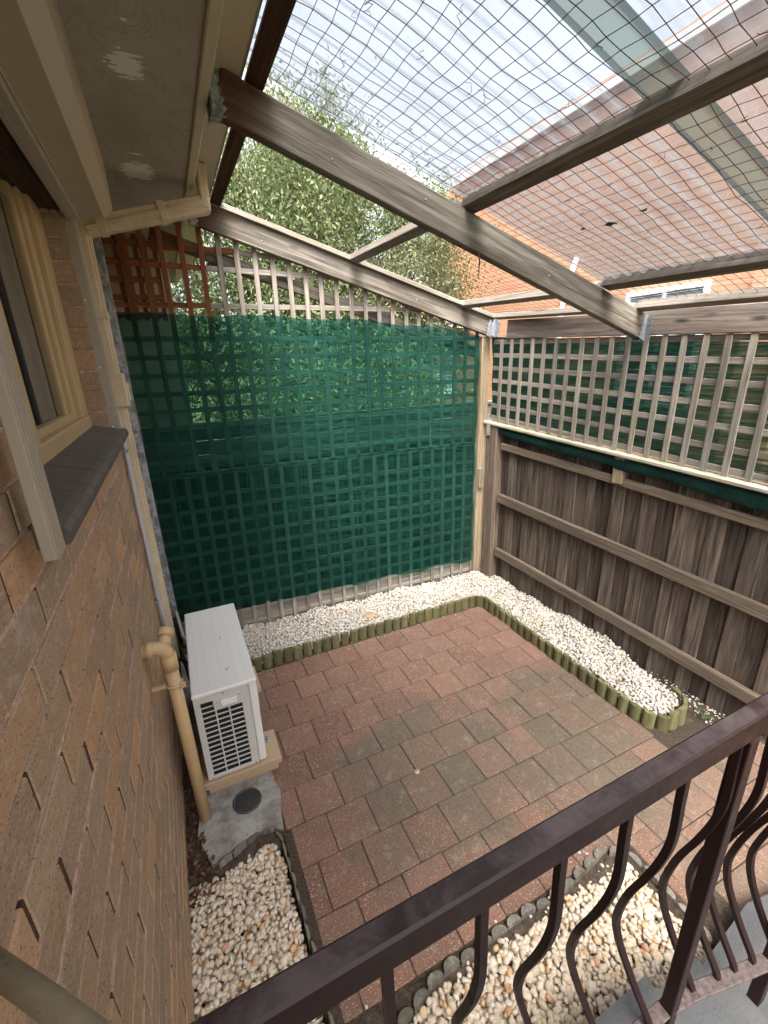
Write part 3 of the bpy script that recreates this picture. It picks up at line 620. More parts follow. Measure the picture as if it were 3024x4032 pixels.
# ------------------------------------------------------------------ log edging
def logs(name, label, pts, r, z0, z1, flat_side, mt, loc, dep=.8, jit=.006):
    T = Thing(name, label, 'garden edging', loc, 'half log garden edging')
    path = [Vector((*p, 0)) for p in pts]; seg = []
    tot = sum((path[i + 1] - path[i]).length for i in range(len(path) - 1)); n = int(round(tot / (2 * r))); 
    for i in range(n):
        d = (i + .5) * tot / n; j = 0
        while j < len(path) - 2 and d > (path[j + 1] - path[j]).length: d -= (path[j + 1] - path[j]).length; j += 1
        e = (path[j + 1] - path[j]).normalized(); c = path[j] + e * d; nrm = Vector((-e.y, e.x, 0)) * flat_side
        rr = r * random.uniform(.9, 1.0) ; m = MB(); K = 9; zt = z1 + random.uniform(-jit, jit); tilt = random.uniform(-.006, .006)
        ring = [(-rr * .98, 0.0), ] + [(-rr * math.cos(math.pi * q / K) * .99, rr * math.sin(math.pi * q / K) * dep) for q in range(1, K)] + [(rr * .98, 0.0)]
        base = [c + e * u + nrm * v for u, v in ring]
        V0 = [Vector((p.x, p.y, z0)) for p in base]; V1 = [Vector((p.x, p.y, zt - .004)) + nrm * tilt for p in base]; V2 = [(c + (p - c) * .93 + nrm * (tilt + rr * .02)) for p in base]; V2 = [Vector((p.x, p.y, zt)) for p in V2]
        nn = len(base); vs = V0 + V1 + V2; lc = [(p.z + i * 3.3, (p - c).dot(e), (p - c).dot(nrm)) for p in vs]
        fs = [tuple(range(nn))[::-1]] + [(a_, (a_ + 1) % nn, nn + (a_ + 1) % nn, nn + a_) for a_ in range(nn)] + [(nn + a_, nn + (a_ + 1) % nn, 2 * nn + (a_ + 1) % nn, 2 * nn + a_) for a_ in range(nn)] + [tuple(2 * nn + a_ for a_ in range(nn))]
        if flat_side < 0: fs = [f[::-1] for f in fs]
        m.add(vs, fs, None, lc); T.part('log', m, mt)
    return T
logs('log_edging', 'upright half log edging in an L shape between white pebbles and pavers along both fences', [(.48, 2.80), (1.2, 2.795), (2.38, 2.79), (2.455, 2.72), (2.445, 2.2), (2.448, 1.35), (2.47, 1.22), (2.53, 1.165), (2.67, 1.165), (2.745, 1.22), (2.765, 1.30)], .0365, -.03, .098, -1, M['log'], (1.5, 2.8, 0))
logs('log_edging', 'weathered half log edging around the small pebble bed beside the brick wall', [(.40, .62), (.402, 1.25), (.398, 1.50), (.365, 1.585), (.29, 1.592), (.125, 1.525)], .034, -.12, .012, -1, M['logtop'], (.39, 1.2, 0), .38)
logs('log_edging', 'weathered half log edging behind the railing around the pebble bed next to the grey steps', [(.46, .70), (.75, .79), (1.05, .805), (1.35, .80), (1.64, .83), (1.725, .79), (1.735, .60), (1.715, .44)], .036, -.12, .014, 1, M['logtop'], (1.2, .8, 0))

# ------------------------------------------------------------------ pebbles
def ico(sub):
    bm = bmesh.new(); bmesh.ops.create_icosphere(bm, subdivisions=sub, radius=1); bm.verts.ensure_lookup_table()
    V = np.array([v.co[:] for v in bm.verts]); F = np.array([[v.index for v in f.verts] for f in bm.faces]); bm.free(); return V, F
def inside(P, poly):
    x, y = P[:, 0], P[:, 1]; c = np.zeros(len(P), bool); n = len(poly); j = n - 1
    for i in range(n):
        xi, yi = poly[i]; xj, yj = poly[j]
        q = ((yi > y) != (yj > y)) & (x < (xj - xi) * (y - yi) / (yj - yi + 1e-12) + xi); c ^= q; j = i
    return c
def pebbles(name, label, poly, step, size, zf, mt, sub, loc, layers=2):
    a = np.array(poly); lo, hi = a.min(0), a.max(0); Ps = []
    for L in range(layers):
        gx, gy = np.meshgrid(np.arange(lo[0], hi[0], step), np.arange(lo[1], hi[1], step)); P = np.stack([gx.ravel(), gy.ravel()], 1)
        P = P + rng.uniform(-.5, .5, P.shape) * step * 1.1 + L * step * .5; P = P[inside(P, poly)]
        z = zf(P[:, 0], P[:, 1]) - L * size * .75 + rng.uniform(-.22, .22, len(P)) * size; Ps.append(np.column_stack([P, z]))
    P = np.vstack(Ps); n = len(P); V, F = ico(sub)
    s_ = size * rng.uniform(.62, 1.15, (n, 1)) * np.array([1, 1, 1]) * rng.uniform(.75, 1.25, (n, 3)); s_[:, 2] *= .72; s_ *= .56
    big = rng.random(n) < .12; s_[big] *= 1.2
    # lumpy shapes: low-order deformation per stone
    k = rng.normal(0, 1, (n, 3)); k /= np.linalg.norm(k, axis=1, keepdims=True)
    bump = 1 + .16 * np.einsum('vj,nj->nv', V, k) + .10 * np.sin(3 * np.einsum('vj,nj->nv', V, k[:, [1, 2, 0]]) + 1)
    VV = V[None] * bump[..., None] * s_[:, None, :]
    q = rng.normal(0, 1, (n, 4)); q[:, 1:3] *= .45; q /= np.linalg.norm(q, axis=1, keepdims=True); a_, b_, c_, d_ = q[:, 0], q[:, 1], q[:, 2], q[:, 3]
    Rm = np.stack([1 - 2 * (c_ * c_ + d_ * d_), 2 * (b_ * c_ - a_ * d_), 2 * (b_ * d_ + a_ * c_), 2 * (b_ * c_ + a_ * d_), 1 - 2 * (b_ * b_ + d_ * d_), 2 * (c_ * d_ - a_ * b_), 2 * (b_ * d_ - a_ * c_), 2 * (c_ * d_ + a_ * b_), 1 - 2 * (b_ * b_ + c_ * c_)], 1).reshape(n, 3, 3)
    VV = np.einsum('nij,nvj->nvi', Rm, VV) + P[:, None, :] - np.array(loc)
    FF = (F[None] + (np.arange(n) * len(V))[:, None, None]).reshape(-1, 3)
    me = mesh_np(name, VV.reshape(-1, 3), FF, np.repeat(rng.random(n), len(F)), True)
    o = link(name, me, mt, loc); o['kind'] = 'stuff'; o['label'] = label; o['category'] = 'pebbles'
Lbed = [(.45, 2.80), (2.40, 2.80), (2.47, 2.70), (2.475, 1.26), (2.54, 1.20), (2.68, 1.20), (2.745, 1.25), (2.82, 1.5), (2.87, 1.8), (2.88, 2.0), (2.83, 2.6), (2.80, 3.02), (2.66, 3.20), (1.6, 3.25), (.5, 3.27), (.42, 3.0)]
pebbles('pebbles', 'white pebbles filling the L-shaped bed under both fences', Lbed, .0165, .021, lambda x, y: .068 + .012 * np.sin(x * 9 + y * 7) + .01 * np.sin(x * 23 - y * 15), M['pebble'], 1, (1.5, 2.9, 0), 3)
pebbles('pebbles', 'cream pebbles in the narrow bed against the brick wall at bottom left', [(.0, .5), (.385, .5), (.385, 1.45), (.355, 1.54), (.29, 1.55), (.13, 1.49), (.06, 1.5), (.0, 1.5)],   .0165, .0215, lambda x, y: -.022 + .006 * np.sin(x * 19 + y * 17), M['pebble2'], 2, (.2, 1.2, 0), 3)
pebbles('pebbles', 'cream pebbles in the bed behind the railing beside the grey steps', [(.42, .38), (.62, .38), (.62, .43), (1.32, .44), (1.32, .40), (1.5, .40), (1.51, .36), (1.66, .36), (1.70, .45), (1.715, .60), (1.71, .78), (1.64, .815), (1.35, .79), (1.05, .795), (.75, .777), (.48, .70)], .0178, .0230, lambda x, y: -.020 + .006 * np.sin(x * 19 + y * 17), M['pebble2'], 2, (1.2, .6, 0), 3)
def scatter(name, label, cat, poly, n, size, zf, mt, loc, aspect=2.5, curl=.3):
    a = np.array(poly); lo, hi = a.min(0), a.max(0); P = rng.uniform(lo, hi, (n * 6, 2)); P = P[inside(P, poly)][:n]; m = MB()
    for x, y in P:
        th = rng.uniform(0, 6.28); s1 = size * rng.uniform(.5, 1.3); s2 = s1 / aspect; z = zf + rng.uniform(0, .006); e = Vector((math.cos(th), math.sin(th), rng.uniform(-.2, .2))); f_ = Vector((-math.sin(th), math.cos(th), rng.uniform(-.4, .4)))
        c = Vector((x, y, z)); u = Vector((0, 0, s1 * curl)); th_ = Vector((0, 0, -.0012))
        top = [c - e * s1, c - e * s1 * .3 + f_ * s2 + u, c + e * s1 * .5 + f_ * s2 * .8 + u, c + e * s1, c + e * s1 * .5 - f_ * s2 + u * .5, c - e * s1 * .3 - f_ * s2 + u * .5]
        m.add(top + [p + th_ for p in top], [(0, 1, 2, 3, 4, 5), (11, 10, 9, 8, 7, 6)] + [(i, 6 + i, 6 + (i + 1) % 6, (i + 1) % 6) for i in range(6)])
    solo(name, m, mt, label, cat, loc, kind='stuff')
scatter('leaf_litter', 'red brown dead leaves and twigs lying by the brick wall around the pebble bed', 'leaf litter', [(.0, 1.38), (.13, 1.45), (.1, 1.62), (.06, 1.75), (.06, 2.0), (.0, 2.1)], 170, .012, .012, M['litter'], (.05, 1.6, 0))
scatter('leaf_litter', 'sparse brown leaf scraps on the white pebbles', 'leaf litter', Lbed, 70, .012, .088, M['litter'], (2.0, 2.5, 0))
scatter('leaf_litter', 'few dark red seed pods lying on the cream pebbles near the wall', 'leaf litter', [(.05, .7), (.38, .7), (.38, 1.4), (.05, 1.4)], 12, .02, -.018, M['litter'], (.2, 1.0, 0), 5)
scatter('white_chips', 'white stone chips scattered on the pavers near the railing', 'stone chips', [(.48, .5), (1.6, .85), (1.5, 1.0), (.75, 1.0), (.46, .95)], 60, .0055, .006, M['pebble'], (1, .8, 0), 1.4, .2)
scatter('white_chips', 'white stone chips and soil litter at the end of the log edging by the side fence', 'stone chips', [(2.72, .98), (2.92, .95), (2.92, 1.6), (2.84, 1.4), (2.80, 1.15)], 120, .007, .01, M['pebble'], (2.7, 1.2, 0), 1.5, .4)
scatter('white_chips', 'tiny white chips along the foot of the back log edging', 'stone chips', [(.5, 2.70), (2.38, 2.70), (2.38, 2.76), (.5, 2.76)], 50, .004, .005, M['pebble'], (1.4, 2.7, 0), 1.4, .2)
m = MB()
for i in range(40):
    a_ = random.uniform(0, 6.28); b_ = random.uniform(.008, .03); c0 = Vector((2.80 + random.uniform(-.03, .03), 1.12 + random.uniform(-.04, .04), .0)); e = Vector((math.cos(a_), math.sin(a_), 0)); f_ = Vector((-e.y, e.x, 0)) * .002
    m.add([c0 - f_, c0 + f_, c0 + e * b_ + Vector((0, 0, .03)) + f_ * .6, c0 + e * b_ * 1.7 + Vector((0, 0, .04))], [(0, 1, 2), (0, 2, 3)])
solo('grass_tuft', m, M['leaf2'], 'small green grass tuft at the foot of the side fence', 'grass', (2.8, 1.12, 0))
m = MB(); m.tube([(1.448, 2.925, .070), (1.448, 2.925, .075), (1.448, 2.925, .098), (1.448, 2.925, .102)], [.040, .045, .045, .041], 20)
solo('round_stone', m, M['slab'], 'flat round sandstone disc lying on the white pebbles', 'stone', (1.448, 2.925, .07))
m = MB(); m.tube([(1.116, 1.552, .003), (1.116, 1.552, .0075)], .015, 16); m.tube([(1.116, 1.552, .0075), (1.116, 1.552, .012)], .005, 10)
solo('anchor_plug', m, M['slab'], 'small round plug set in the middle of the pavers', 'plug', (1.116, 1.552, 0))

# ------------------------------------------------------------------ back lattice screen, shade cloth
def raf_bot(x): return 2.836 - .294 * (x - .62)
Ls = Thing('lattice_screen', 'tall grey timber lattice behind the green shade cloth on the back side', 'lattice', (1.4, 3.3, 0))
mv = MB(); mr = MB(); mh = MB(); mhr = MB(); ml = MB()
DF = 3.292
def vb(m, x, z0, z1, wd=.031, d=DF, th=.010):
    a = FP(x, d + th / 2, 0); m.obox((a.x, a.y, (z0 + z1) / 2), TF * wd / 2, NF * th / 2, (random.uniform(-.003, .003), 0, (z1 - z0) / 2), .0015)
def hb(m, x0, x1, z, ht=.031, d=DF + .0105, th=.010, z2=None):
    z2 = z if z2 is None else z2
    m.board(FP(x0, d + th / 2, z - ht / 2), FP(x1, d + th / 2, z2 - ht / 2), NF, th, ht, .0015)
for k in range(-4, 20):
    x = .58 + .1083 * k + random.uniform(-.004, .004)
    if x < .09 or x > 2.68: continue
    top = min(raf_bot(x) + .06, 2.90)
    if x < .63: vb(mr, x, 2.20, top); vb(mv, x, 1.345, 2.1995)
    else: vb(mv, x, 1.345, top)
    vb(ml, x + .02, .03, 1.325, d=DF + .001)
z = 1.44
while z < 2.33: hb(mh, .06, 2.68, z, z2=z - .02); z += .112
z = .10
while z < 1.27: hb(mh, .06, 2.68, z, d=DF + .012, z2=z - .01); z += .108
hb(mh, .56, 2.45, 2.418, z2=2.41); hb(mhr, .05, .56, 2.418)
hb(mh, .60, 1.75, 2.632, z2=2.60); hb(mhr, .05, .60, 2.645, z2=2.632); hb(mhr, .30, .8, 2.735); hb(mh, .80, 1.3, 2.73, z2=2.70)
Ls.part('upper_battens', mv, M['batten']); Ls.part('sheltered_battens', mr, M['redbatten'], label='red brown unweathered battens by the eave'); Ls.part('cross_battens', mh, M['batten']); Ls.part('sheltered_cross_battens', mhr, M['redbatten']); Ls.part('lower_battens', ml, M['batten'])
m = MB(); m.board(FP(.06, DF + .045, 1.315), FP(2.68, DF + .045, 1.305), NF, .045, .035); m.board(FP(.05, DF + .03, .02), FP(2.66, DF + .03, .02), NF, .016, .17); Ls.part('rail', m, M['purlin'])
m = MB()   # small leftover lattice piece behind the galvanised post
for k in range(5): vb(m, .115 + .052 * k, 2.33, 2.80, .027, d=DF + .035)
for k in range(5): hb(m, .05, .33, 2.36 + .098 * k, .034, d=DF + .024)
solo('lattice_offcut', m, M['redbatten'], 'dense red brown lattice offcut behind the steel post under the eave', 'lattice', (.2, 3.33, 2.3))
m = MB(); m.board(FP(.30, DF + .07, 2.78), FP(2.72, DF + .07, 2.04), NF, .035, .075); m.board(FP(.62, DF + .11, 2.66), FP(1.9, DF + .11, 2.36), NF, .03, .05)
solo('sloping_rafter', m, M['rafter'], 'thin sloping timber rafters crossing behind the back lattice', 'rafter', (1.5, 3.37, 2.4))
# cloth
CN = 90
def clothf(u, v):
    top = 2.365 - .02 * u - .11 * max(0, (u - .82) / .18) * 1.0 + .006 * math.sin(u * 40); top = 2.36 - .13 * u ** 3 + .008 * math.sin(u * 24)
    bot = .262 - .06 * u + .012 * math.sin(u * 31) + .006 * math.sin(u * 77)
    x = .062 + (2.652 - .062) * u + .004 * math.sin(v * 30); z = bot + (top - bot) * v
    sag = .010 * math.sin(u * 13 + v * 6) * v + .012 * math.exp(-((v - .94 + .25 * abs(u - .35)) / .025) ** 2) + .012 * math.exp(-((v - .80 + .5 * abs(u - .15)) / .02) ** 2) * (u < .5) + .004 * math.sin(u * 19 + v * 6) + .005 * math.sin(v * 9 - u * 5) + .003 * math.sin(u * 50 + v * 13) + .004 * math.exp(-((v - .9 + .18 * abs(u - .4)) / .03) ** 2)
    p = FP(x, DF - .012 - abs(sag), z); return p
m = MB(); m.grid(clothf, 130, 110)
o = solo('shade_cloth', m, M['cloth'], 'large sheer green shade cloth hung over the back lattice', 'shade cloth', (1.4, 3.28, 1.2))
# neighbour's boundary behind
Bf = Thing('paling_fence', 'dark weathered paling fence standing behind the green shade cloth', 'fence', (1.4, 3.5, 0))
m = MB(); x = -.1
while x < 3.0: m.box(x, x + .098, 3.46, 3.475, -.05, 1.34 + random.uniform(-.006, .006)); x += .1005
Bf.part('palings', m, M['paling'])
m = MB()
for z0 in (1.345, 1.445, 1.548): m.box(-.1, 3.0, 3.44, 3.46, z0, z0 + .094)
m.box(-.1, 3.0, 3.42, 3.5, 1.645, 1.67)
Bf.part('top_boards', m, M['plank'])

# ------------------------------------------------------------------ side fence
Sf = Thing('paling_fence', 'dark brown paling fence with rails along the right side of the yard', 'fence', (2.9, 1.5, 0))
def zl(t): return 1.382 + .067 * (t - 1.05)        # capping height at local t
m = MB(); t_ = -2.2; i = 0
while t_ < 2.86:
    wd = random.uniform(.088, .108); d0 = 3.012 + (.0 if i % 2 else .017)
    zt = zl(t_) - .02; le = random.uniform(-.004, .004)
    m.obox(GP(t_ + wd / 2, d0 + .007, (zt - .03) / 2), TG * (wd / 2 + (-.004 if i % 2 else .012)), NG * .0075, Vector((le, le, (zt + .03) / 2)), .002); t_ += wd + .001; i += 1
Sf.part('palings', m, M['paling'])
for z3, ht, dd in ((.905, .078, .038), (.385, .075, .038), (1.355, .055, .03)):
    m = MB(); m.board(GP(2.80, 3.011 - dd / 2, z3 - ht), GP(-2.2, 3.011 - dd / 2, z3 - ht - .069 * 5.0), NG, dd, ht, .004); Sf.part('rail', m, M['fencerail'])
m = MB(); m.board(GP(2.98, 2.995, zl(2.98) - .003), GP(-2.2, 2.995, zl(-2.2) - .003), NG, .115, .022, .004); Sf.part('capping', m, M['ledge'])
m = MB(); m.obox(GP(1.70, 2.985, 1.33), TG * .035, NG * .022, (0, 0, .09), .003); Sf.part('cleat', m, M['post'])
def postm(c, wx, wy, z0, z1):
    m = MB(); m.obox((c[0], c[1], (z0 + z1) / 2), (wx / 2, 0, 0), (0, wy / 2, 0), (0, 0, (z1 - z0) / 2), .004); return m
Cp = Thing('timber_post', 'tall yellowish timber corner post beside the green cloth', 'post', (2.705, 3.235, 0), 'timber posts in the fence corner')
Cp.part('shaft', postm((2.708, 3.235), .085, .085, 0, 2.215), M['post'])
m = MB(); m.box(2.668, 2.712, 3.165, 3.192, .93, 1.11, b=.004); Cp.part('block', m, M['batten'])
solo('timber_post', postm((2.768, 3.075), .085, .085, 0, 1.50), M['fencerail'], 'shorter grey brown post under the capping board in the fence corner', 'post', (2.768, 3.075, 0), 'timber posts in the fence corner')
# lattice on the capping
Lp = Thing('lattice_screen', 'grey lattice panel standing on the capping of the side fence below the beam', 'lattice', (2.9, 1.5, 1.45))
m = MB(); mh = MB()
def zt(t): return 2.185 + .034 * (t - 2.83)
t_ = 2.85; dL = 2.985
while t_ > -2.2:
    z0 = zl(t_) + .021; m.obox(GP(t_, dL + .005, (z0 + zt(t_)) / 2), TG * .0165, NG * .005, Vector((0, random.uniform(-.003, .003), (zt(t_) - z0) / 2)), .0015); t_ -= .1085
for k in range(7):
    f_ = k / 6; a0 = zl(2.95) + .05 + (zt(2.95) - .02 - zl(2.95) - .05) * f_; a1 = zl(-2.2) + .05 + (zt(-2.2) - .02 - zl(-2.2) - .05) * f_
    mh.board(GP(2.95, dL + .016, a0 - .016), GP(-2.2, dL + .016, a1 - .016), NG, .010, .033 if k else .036, .0015)
Lp.part('upright_battens', m, M['batten']); Lp.part('cross_battens', mh, M['batten'])
m = MB(); m.grid(lambda u, v: GP(3.0 - 5.2 * u, dL + .05 + .012 * math.sin(u * 43 + v * 5) + .008 * math.sin(v * 11 + u * 17), zl(3.0 - 5.2 * u) + .04 + (.66 if v > 0 else .0) * v), 120, 24)
solo('shade_cloth', m, M['cloth2'], 'green shade cloth strung behind the lattice panel on the side fence', 'shade cloth', (2.95, 1.5, 1.5))
def rollf(u, v):
    t0 = 2.80 - 4.2 * u; a = v * 2 * math.pi; dip = .035 * abs(math.sin(u * 8.3 + .4)) + .02
    hh = .022 + .5 * dip * (1 if u > .25 else .5)
    return GP(t0, 2.972 + .016 * math.cos(a) + .004 * math.sin(u * 61), zl(t0) - .018 - hh + hh * math.sin(a) * .95)
m = MB(); m.grid(rollf, 140, 14); solo('rolled_shade_cloth', m, M['clothdark'], 'dark green folded shade cloth sagging under the capping of the side fence', 'shade cloth', (2.9, 1.5, 1.35))

# ------------------------------------------------------------------ pergola
Pg = Thing('pergola', 'weathered timber pergola frame of rafters, purlins and beam over the yard', 'pergola', (1.7, 1.8, 2.1))
def raf(y, xa, za, xb, zb, yb=None, d=.14, th=.045):
    m = MB(); yb = y if yb is None else yb
    m.board((xa, y, za), (xb, yb, zb), (0, 1, 0), th, d * math.cos(.3), .004); return m
def RB(x): return 2.842 - .318 * (x - .54)
Pg.part('rafter', raf(1.885, .545, RB(.545), 2.80, RB(2.80)), M['rafter'])
Pg.part('rafter', raf(FP(.56, 3.265, 0).y, .56, raf_bot(.56), 2.80, raf_bot(2.80), FP(2.8, 3.265, 0).y), M['rafter'])
Pg.part('rafter', raf(.32, .545, RB(.545) - .01, 2.88, RB(2.88) - .05), M['rafter'])
def pur(x, y0, y1, wd=.065, ht=.042, dz=0.001, mt='purlin', dx=0.):
    m = MB(); s = Vector((1, 0, -.31)).normalized()
    m.board((x, y0, zr(x, y0) + dz), (x + dx, y1, zr(x, y1) + dz), s, wd, ht, .003); return m
Pg.part('purlin', pur(.692, -.6, 3.3, .06, .045, mt='darkwood'), M['darkwood'], label='dark stained purlin beside the eave')
Pg.part('purlin', pur(1.56, -.6, 1.895, .07, .045, dx=.015), M['purlinshaded']); Pg.part('purlin', pur(1.556, 1.915, 3.3), M['purlin'])
Pg.part('purlin', pur(2.44, -.6, 1.87, .07, .05, dx=.015), M['purlinshaded']); Pg.part('purlin', pur(2.47, 1.90, 3.3), M['purlin'])
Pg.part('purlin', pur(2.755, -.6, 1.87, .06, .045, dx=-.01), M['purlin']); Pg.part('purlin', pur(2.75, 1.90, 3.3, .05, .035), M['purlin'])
m = MB(); m.board((.60, 3.225, raf_bot(.6) + .137), (2.78, 3.172, raf_bot(2.78) + .137), (0, 1, 0), .05, .03, .003); Pg.part('edge_batten', m, M['purlin'])
m = MB(); m.board(GP(2.80, 3.0, 2.190), GP(-2.2, 3.0, 2.190 - .038 * 5.0), NG, .04, .135, .004); Pg.part('beam', m, M['beam'])
m = MB(); m.obox(GP(1.665, 2.975, 1.83), TG * .019, NG * .006, (0, 0, .36), .002)
for nx, nz in ((.95, .05), (1.35, .09), (2.05, .06), (2.45, .10)):
    for by, fb in ((1.862, RB), (FP(nx, 3.265, 0).y - .023, raf_bot)):
        m = MB(); m.tube([(nx, by - .0015, fb(nx) + nz), (nx, by + .003, fb(nx) + nz)], .0042, 8); Pg.part('nail', m, M['galv'])
# joist hangers
def hanger(x, y, z, sx, wv=0):
    """x: face it is nailed to, sx: direction of flange, rafter centre y, rafter bottom z"""
    m = MB(); t2 = .0012
    for s_ in (-1, 1):
        yy = y + s_ * .0245
        poly = [(x, z - .002), (x - sx * .035, z - .002 + (.010 if sx > 0 else 0)), (x - sx * .055, z + .02), (x - sx * .04, z + .03), (x - sx * .05, z + .045), (x - sx * .036, z + .055), (x - sx * .045, z + .07), (x - sx * .032, z + .08), (x - sx * .04, z + .095), (x - sx * .028, z + .105), (x - sx * .02, z + .125), (x, z + .13)]
        m.extr([(px, yy, pz) for px, pz in poly], (0, s_ * t2, 0))
    m.box(min(x, x - sx * .05), max(x, x - sx * .05), y - .026, y + .026, z - .0045, z - .0025, b=.0004)
    # scalloped nailing flange
    for s_ in (-1, 1):
        fl = [(y + s_ * .0245, z - .004)] + [(y + s_ * (.055 + (.009 if q % 2 else 0)), z + .0 + q * .0135) for q in range(10)] + [(y + s_ * .0245, z + .13)]
        m.extr([(x - sx * .002, py, pz) for py, pz in fl], (-sx * .0012, 0, 0))
        for q in range(5): m.tube([(x - sx * .0032, y + s_ * .044, z + .015 + q * .024), (x - sx * .0055, y + s_ * .044, z + .015 + q * .024)], .0026, 8)
    return m
Pg.part('joist_hanger', hanger(2.817, 1.885, RB(2.80) - .004, 1), M['hanger']); Pg.part('joist_hanger', hanger(2.725, FP(2.74, 3.2, 0).y + .0, raf_bot(2.74) - .002, 1), M['hanger'])
Pg.part('joist_hanger', hanger(.536, 1.885, RB(.545) - .004, -1), M['galv']); Pg.part('joist_hanger', hanger(.536, 3.245, raf_bot(.56) - .002, -1), M['galv'])

# ------------------------------------------------------------------ netting
def netz(x, y):
    s = abs(math.sin(math.pi * (x - .69) / .87)); return zr(x, y) + .046 - .012 * s * (.6 + .4 * math.sin(y * 5 + x * 3)) 
m = MB(); prng = random.Random(5)
def strand(pts, r=.00100):
    m.tube(pts, r, 4, sq=True, rnd=.5, cap=False)
def wob(x, y): return (.006 * math.sin(7 * y + 4 * x) + .004 * math.sin(23 * y - 9 * x), .007 * math.sin(6 * x - 5 * y) + .004 * math.sin(19 * x + 13 * y))
def npnt(x, y):
    a_, b_ = wob(x, y); j = .0022
    return Vector((x + a_ + prng.uniform(-j, j), y + b_ + prng.uniform(-j, j), netz(x, y) + prng.uniform(-.002, .002)))
xs = np.arange(.72, 2.80, .0505); ys = np.arange(-.35, 3.24, .051)
G = {}
for i, x in enumerate(xs):
    for j, y in enumerate(ys): G[(i, j)] = npnt(x, y)
def okc(x, y): return y < 1.98 or x > 1.56
for i, x in enumerate(xs):
    run = [G[(i, j)] for j, y in enumerate(ys) if okc(x, y)]
    if len(run) > 1: strand(run)
for j, y in enumerate(ys):
    run = [G[(i, j)] for i, x in enumerate(xs) if okc(x, y)]
    if len(run) > 1: strand(run)
for q in range(46):
    x, y = prng.uniform(.75, 2.3), prng.uniform(.7, 1.9); p = Vector((x, y, netz(x, y))); run = [p.copy()]
    for _ in range(5): p = p + Vector((prng.uniform(-.014, .014), prng.uniform(-.014, .014), -prng.uniform(0, .008))); run.append(p.copy())
    strand(run, .0008)
solo('bird_netting', m, M['net'], 'dark red square mesh bird netting stretched over the pergola purlins', 'netting', (1.7, 1.5, 2.6))
# ------------------------------------------------------------------ roof sheets
def sheet(y0, y1, x0, x1, amp, dz, nx=8):
    ny = int((y1 - y0) / .076 * 10); m = MB()
    m.grid(lambda u, v: (x0 + (x1 - x0) * u, y0 + (y1 - y0) * v, zr(x0 + (x1 - x0) * u, 1.3) + dz + amp * math.cos((y0 + (y1 - y0) * v) / .076 * 2 * math.pi)), nx, ny); return m
Rs = Thing('roof_sheeting', 'clear corrugated plastic roof sheets lying on top of the pergola and netting', 'roof sheet', (1.6, 1.0, 2.8))
Rs.part('corrugated_sheet', sheet(1.03, 1.905, .665, 2.475, .011, .067), M['sheet']); Rs.part('corrugated_sheet', sheet(-.7, .955, .665, 2.62, .004, .074), M['sheet'])
m = MB(); m.grid(lambda u, v: (.66 + 1.98 * u, .925 + .125 * v, zr(.66 + 1.98 * u, 1.3) + .058 + .004 * math.sin(v * 3.1)), 12, 6); Rs.part('joining_strip', m, M['strip'])
# dry bits hanging from the rafters
m = MB(); m.tube([(1.62, 1.855, 2.50), (1.623, 1.850, 2.455), (1.618, 1.848, 2.425), (1.624, 1.85, 2.395)], [.003, .004, .0025, .001], 6)
solo('dry_twig', m, M['litter'], 'thin dry twig hanging from the middle of the nearer rafter', 'twig', (1.62, 1.85, 2.5))
m = MB(); m.tube([(1.60, 3.215, 2.555), (1.605, 3.205, 2.52), (1.585, 3.20, 2.49), (1.565, 3.205, 2.475)], .0022, 6)
solo('loose_string', m, M['ledge'], 'loose pale string dangling from the back rafter below a purlin', 'string', (1.6, 3.2, 2.55))
# debris on the net
def deb(name, label, x, y, s, mt, grp):
    m = MB(); z = netz(x, y); 
    pts = [Vector((x + s * math.cos(a_) * random.uniform(.5, 1.1), y + s * math.sin(a_) * random.uniform(.5, 1.0), z + .003 + random.uniform(-.006, .004))) for a_ in np.linspace(0, 6.28, 8)[:-1]]
    n = len(pts); m.add(pts + [p + Vector((0, 0, .003)) for p in pts], [tuple(range(n))[::-1], tuple(range(n, 2 * n))] + [(i, (i + 1) % n, n + (i + 1) % n, n + i) for i in range(n)])
    solo(name, m, mt, label, 'leaf', (x, y, z), grp)
deb('dead_leaf', 'black clump caught on the netting over the orange wall', 1.985, 1.475, .030, M['black'], 'leaves caught on the netting')
deb('dead_leaf', 'curled red brown leaf hanging from the netting right of the black clump', 1.965, 1.32, .02, M['litter'], 'leaves caught on the netting')
deb('dead_leaf', 'tiny brown leaf scrap on the netting left of the black clump', 1.97, 1.60, .011, M['litter'], 'leaves caught on the netting')

# ------------------------------------------------------------------ railing
Rl = Thing('metal_railing', 'dark brown metal balustrade with bowed balusters in the foreground', 'railing', (1.0, .33, .3))
RX0, RX1 = -.06, 1.62
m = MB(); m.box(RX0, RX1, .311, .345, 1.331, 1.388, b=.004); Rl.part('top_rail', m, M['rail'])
prof = [(0, -.002, 1.335), (0, -.004, 1.26), (0, -.007, 1.17), (0, .001, 1.10), (0, .020, 1.018), (.003, .047, .925), (.016, .067, .833), (.036, .080, .745), (.057, .075, .661), (.077, .056, .581), (.095, .030, .505), (.114, -.002, .425), (.118, -.008, .40)]
def smooth(pts, n=4):
    P = [Vector(p) for p in pts]; out = []
    for i in range(len(P) - 1):
        a_, b_, c_, d_ = P[max(i - 1, 0)], P[i], P[i + 1], P[min(i + 2, len(P) - 1)]
        for k in range(n):
            q = k / n; out.append(.5 * ((2 * b_) + (c_ - a_) * q + (2 * a_ - 5 * b_ + 4 * c_ - d_) * q * q + (3 * b_ - a_ - 3 * c_ + d_) * q ** 3))
    return out + [P[-1]]
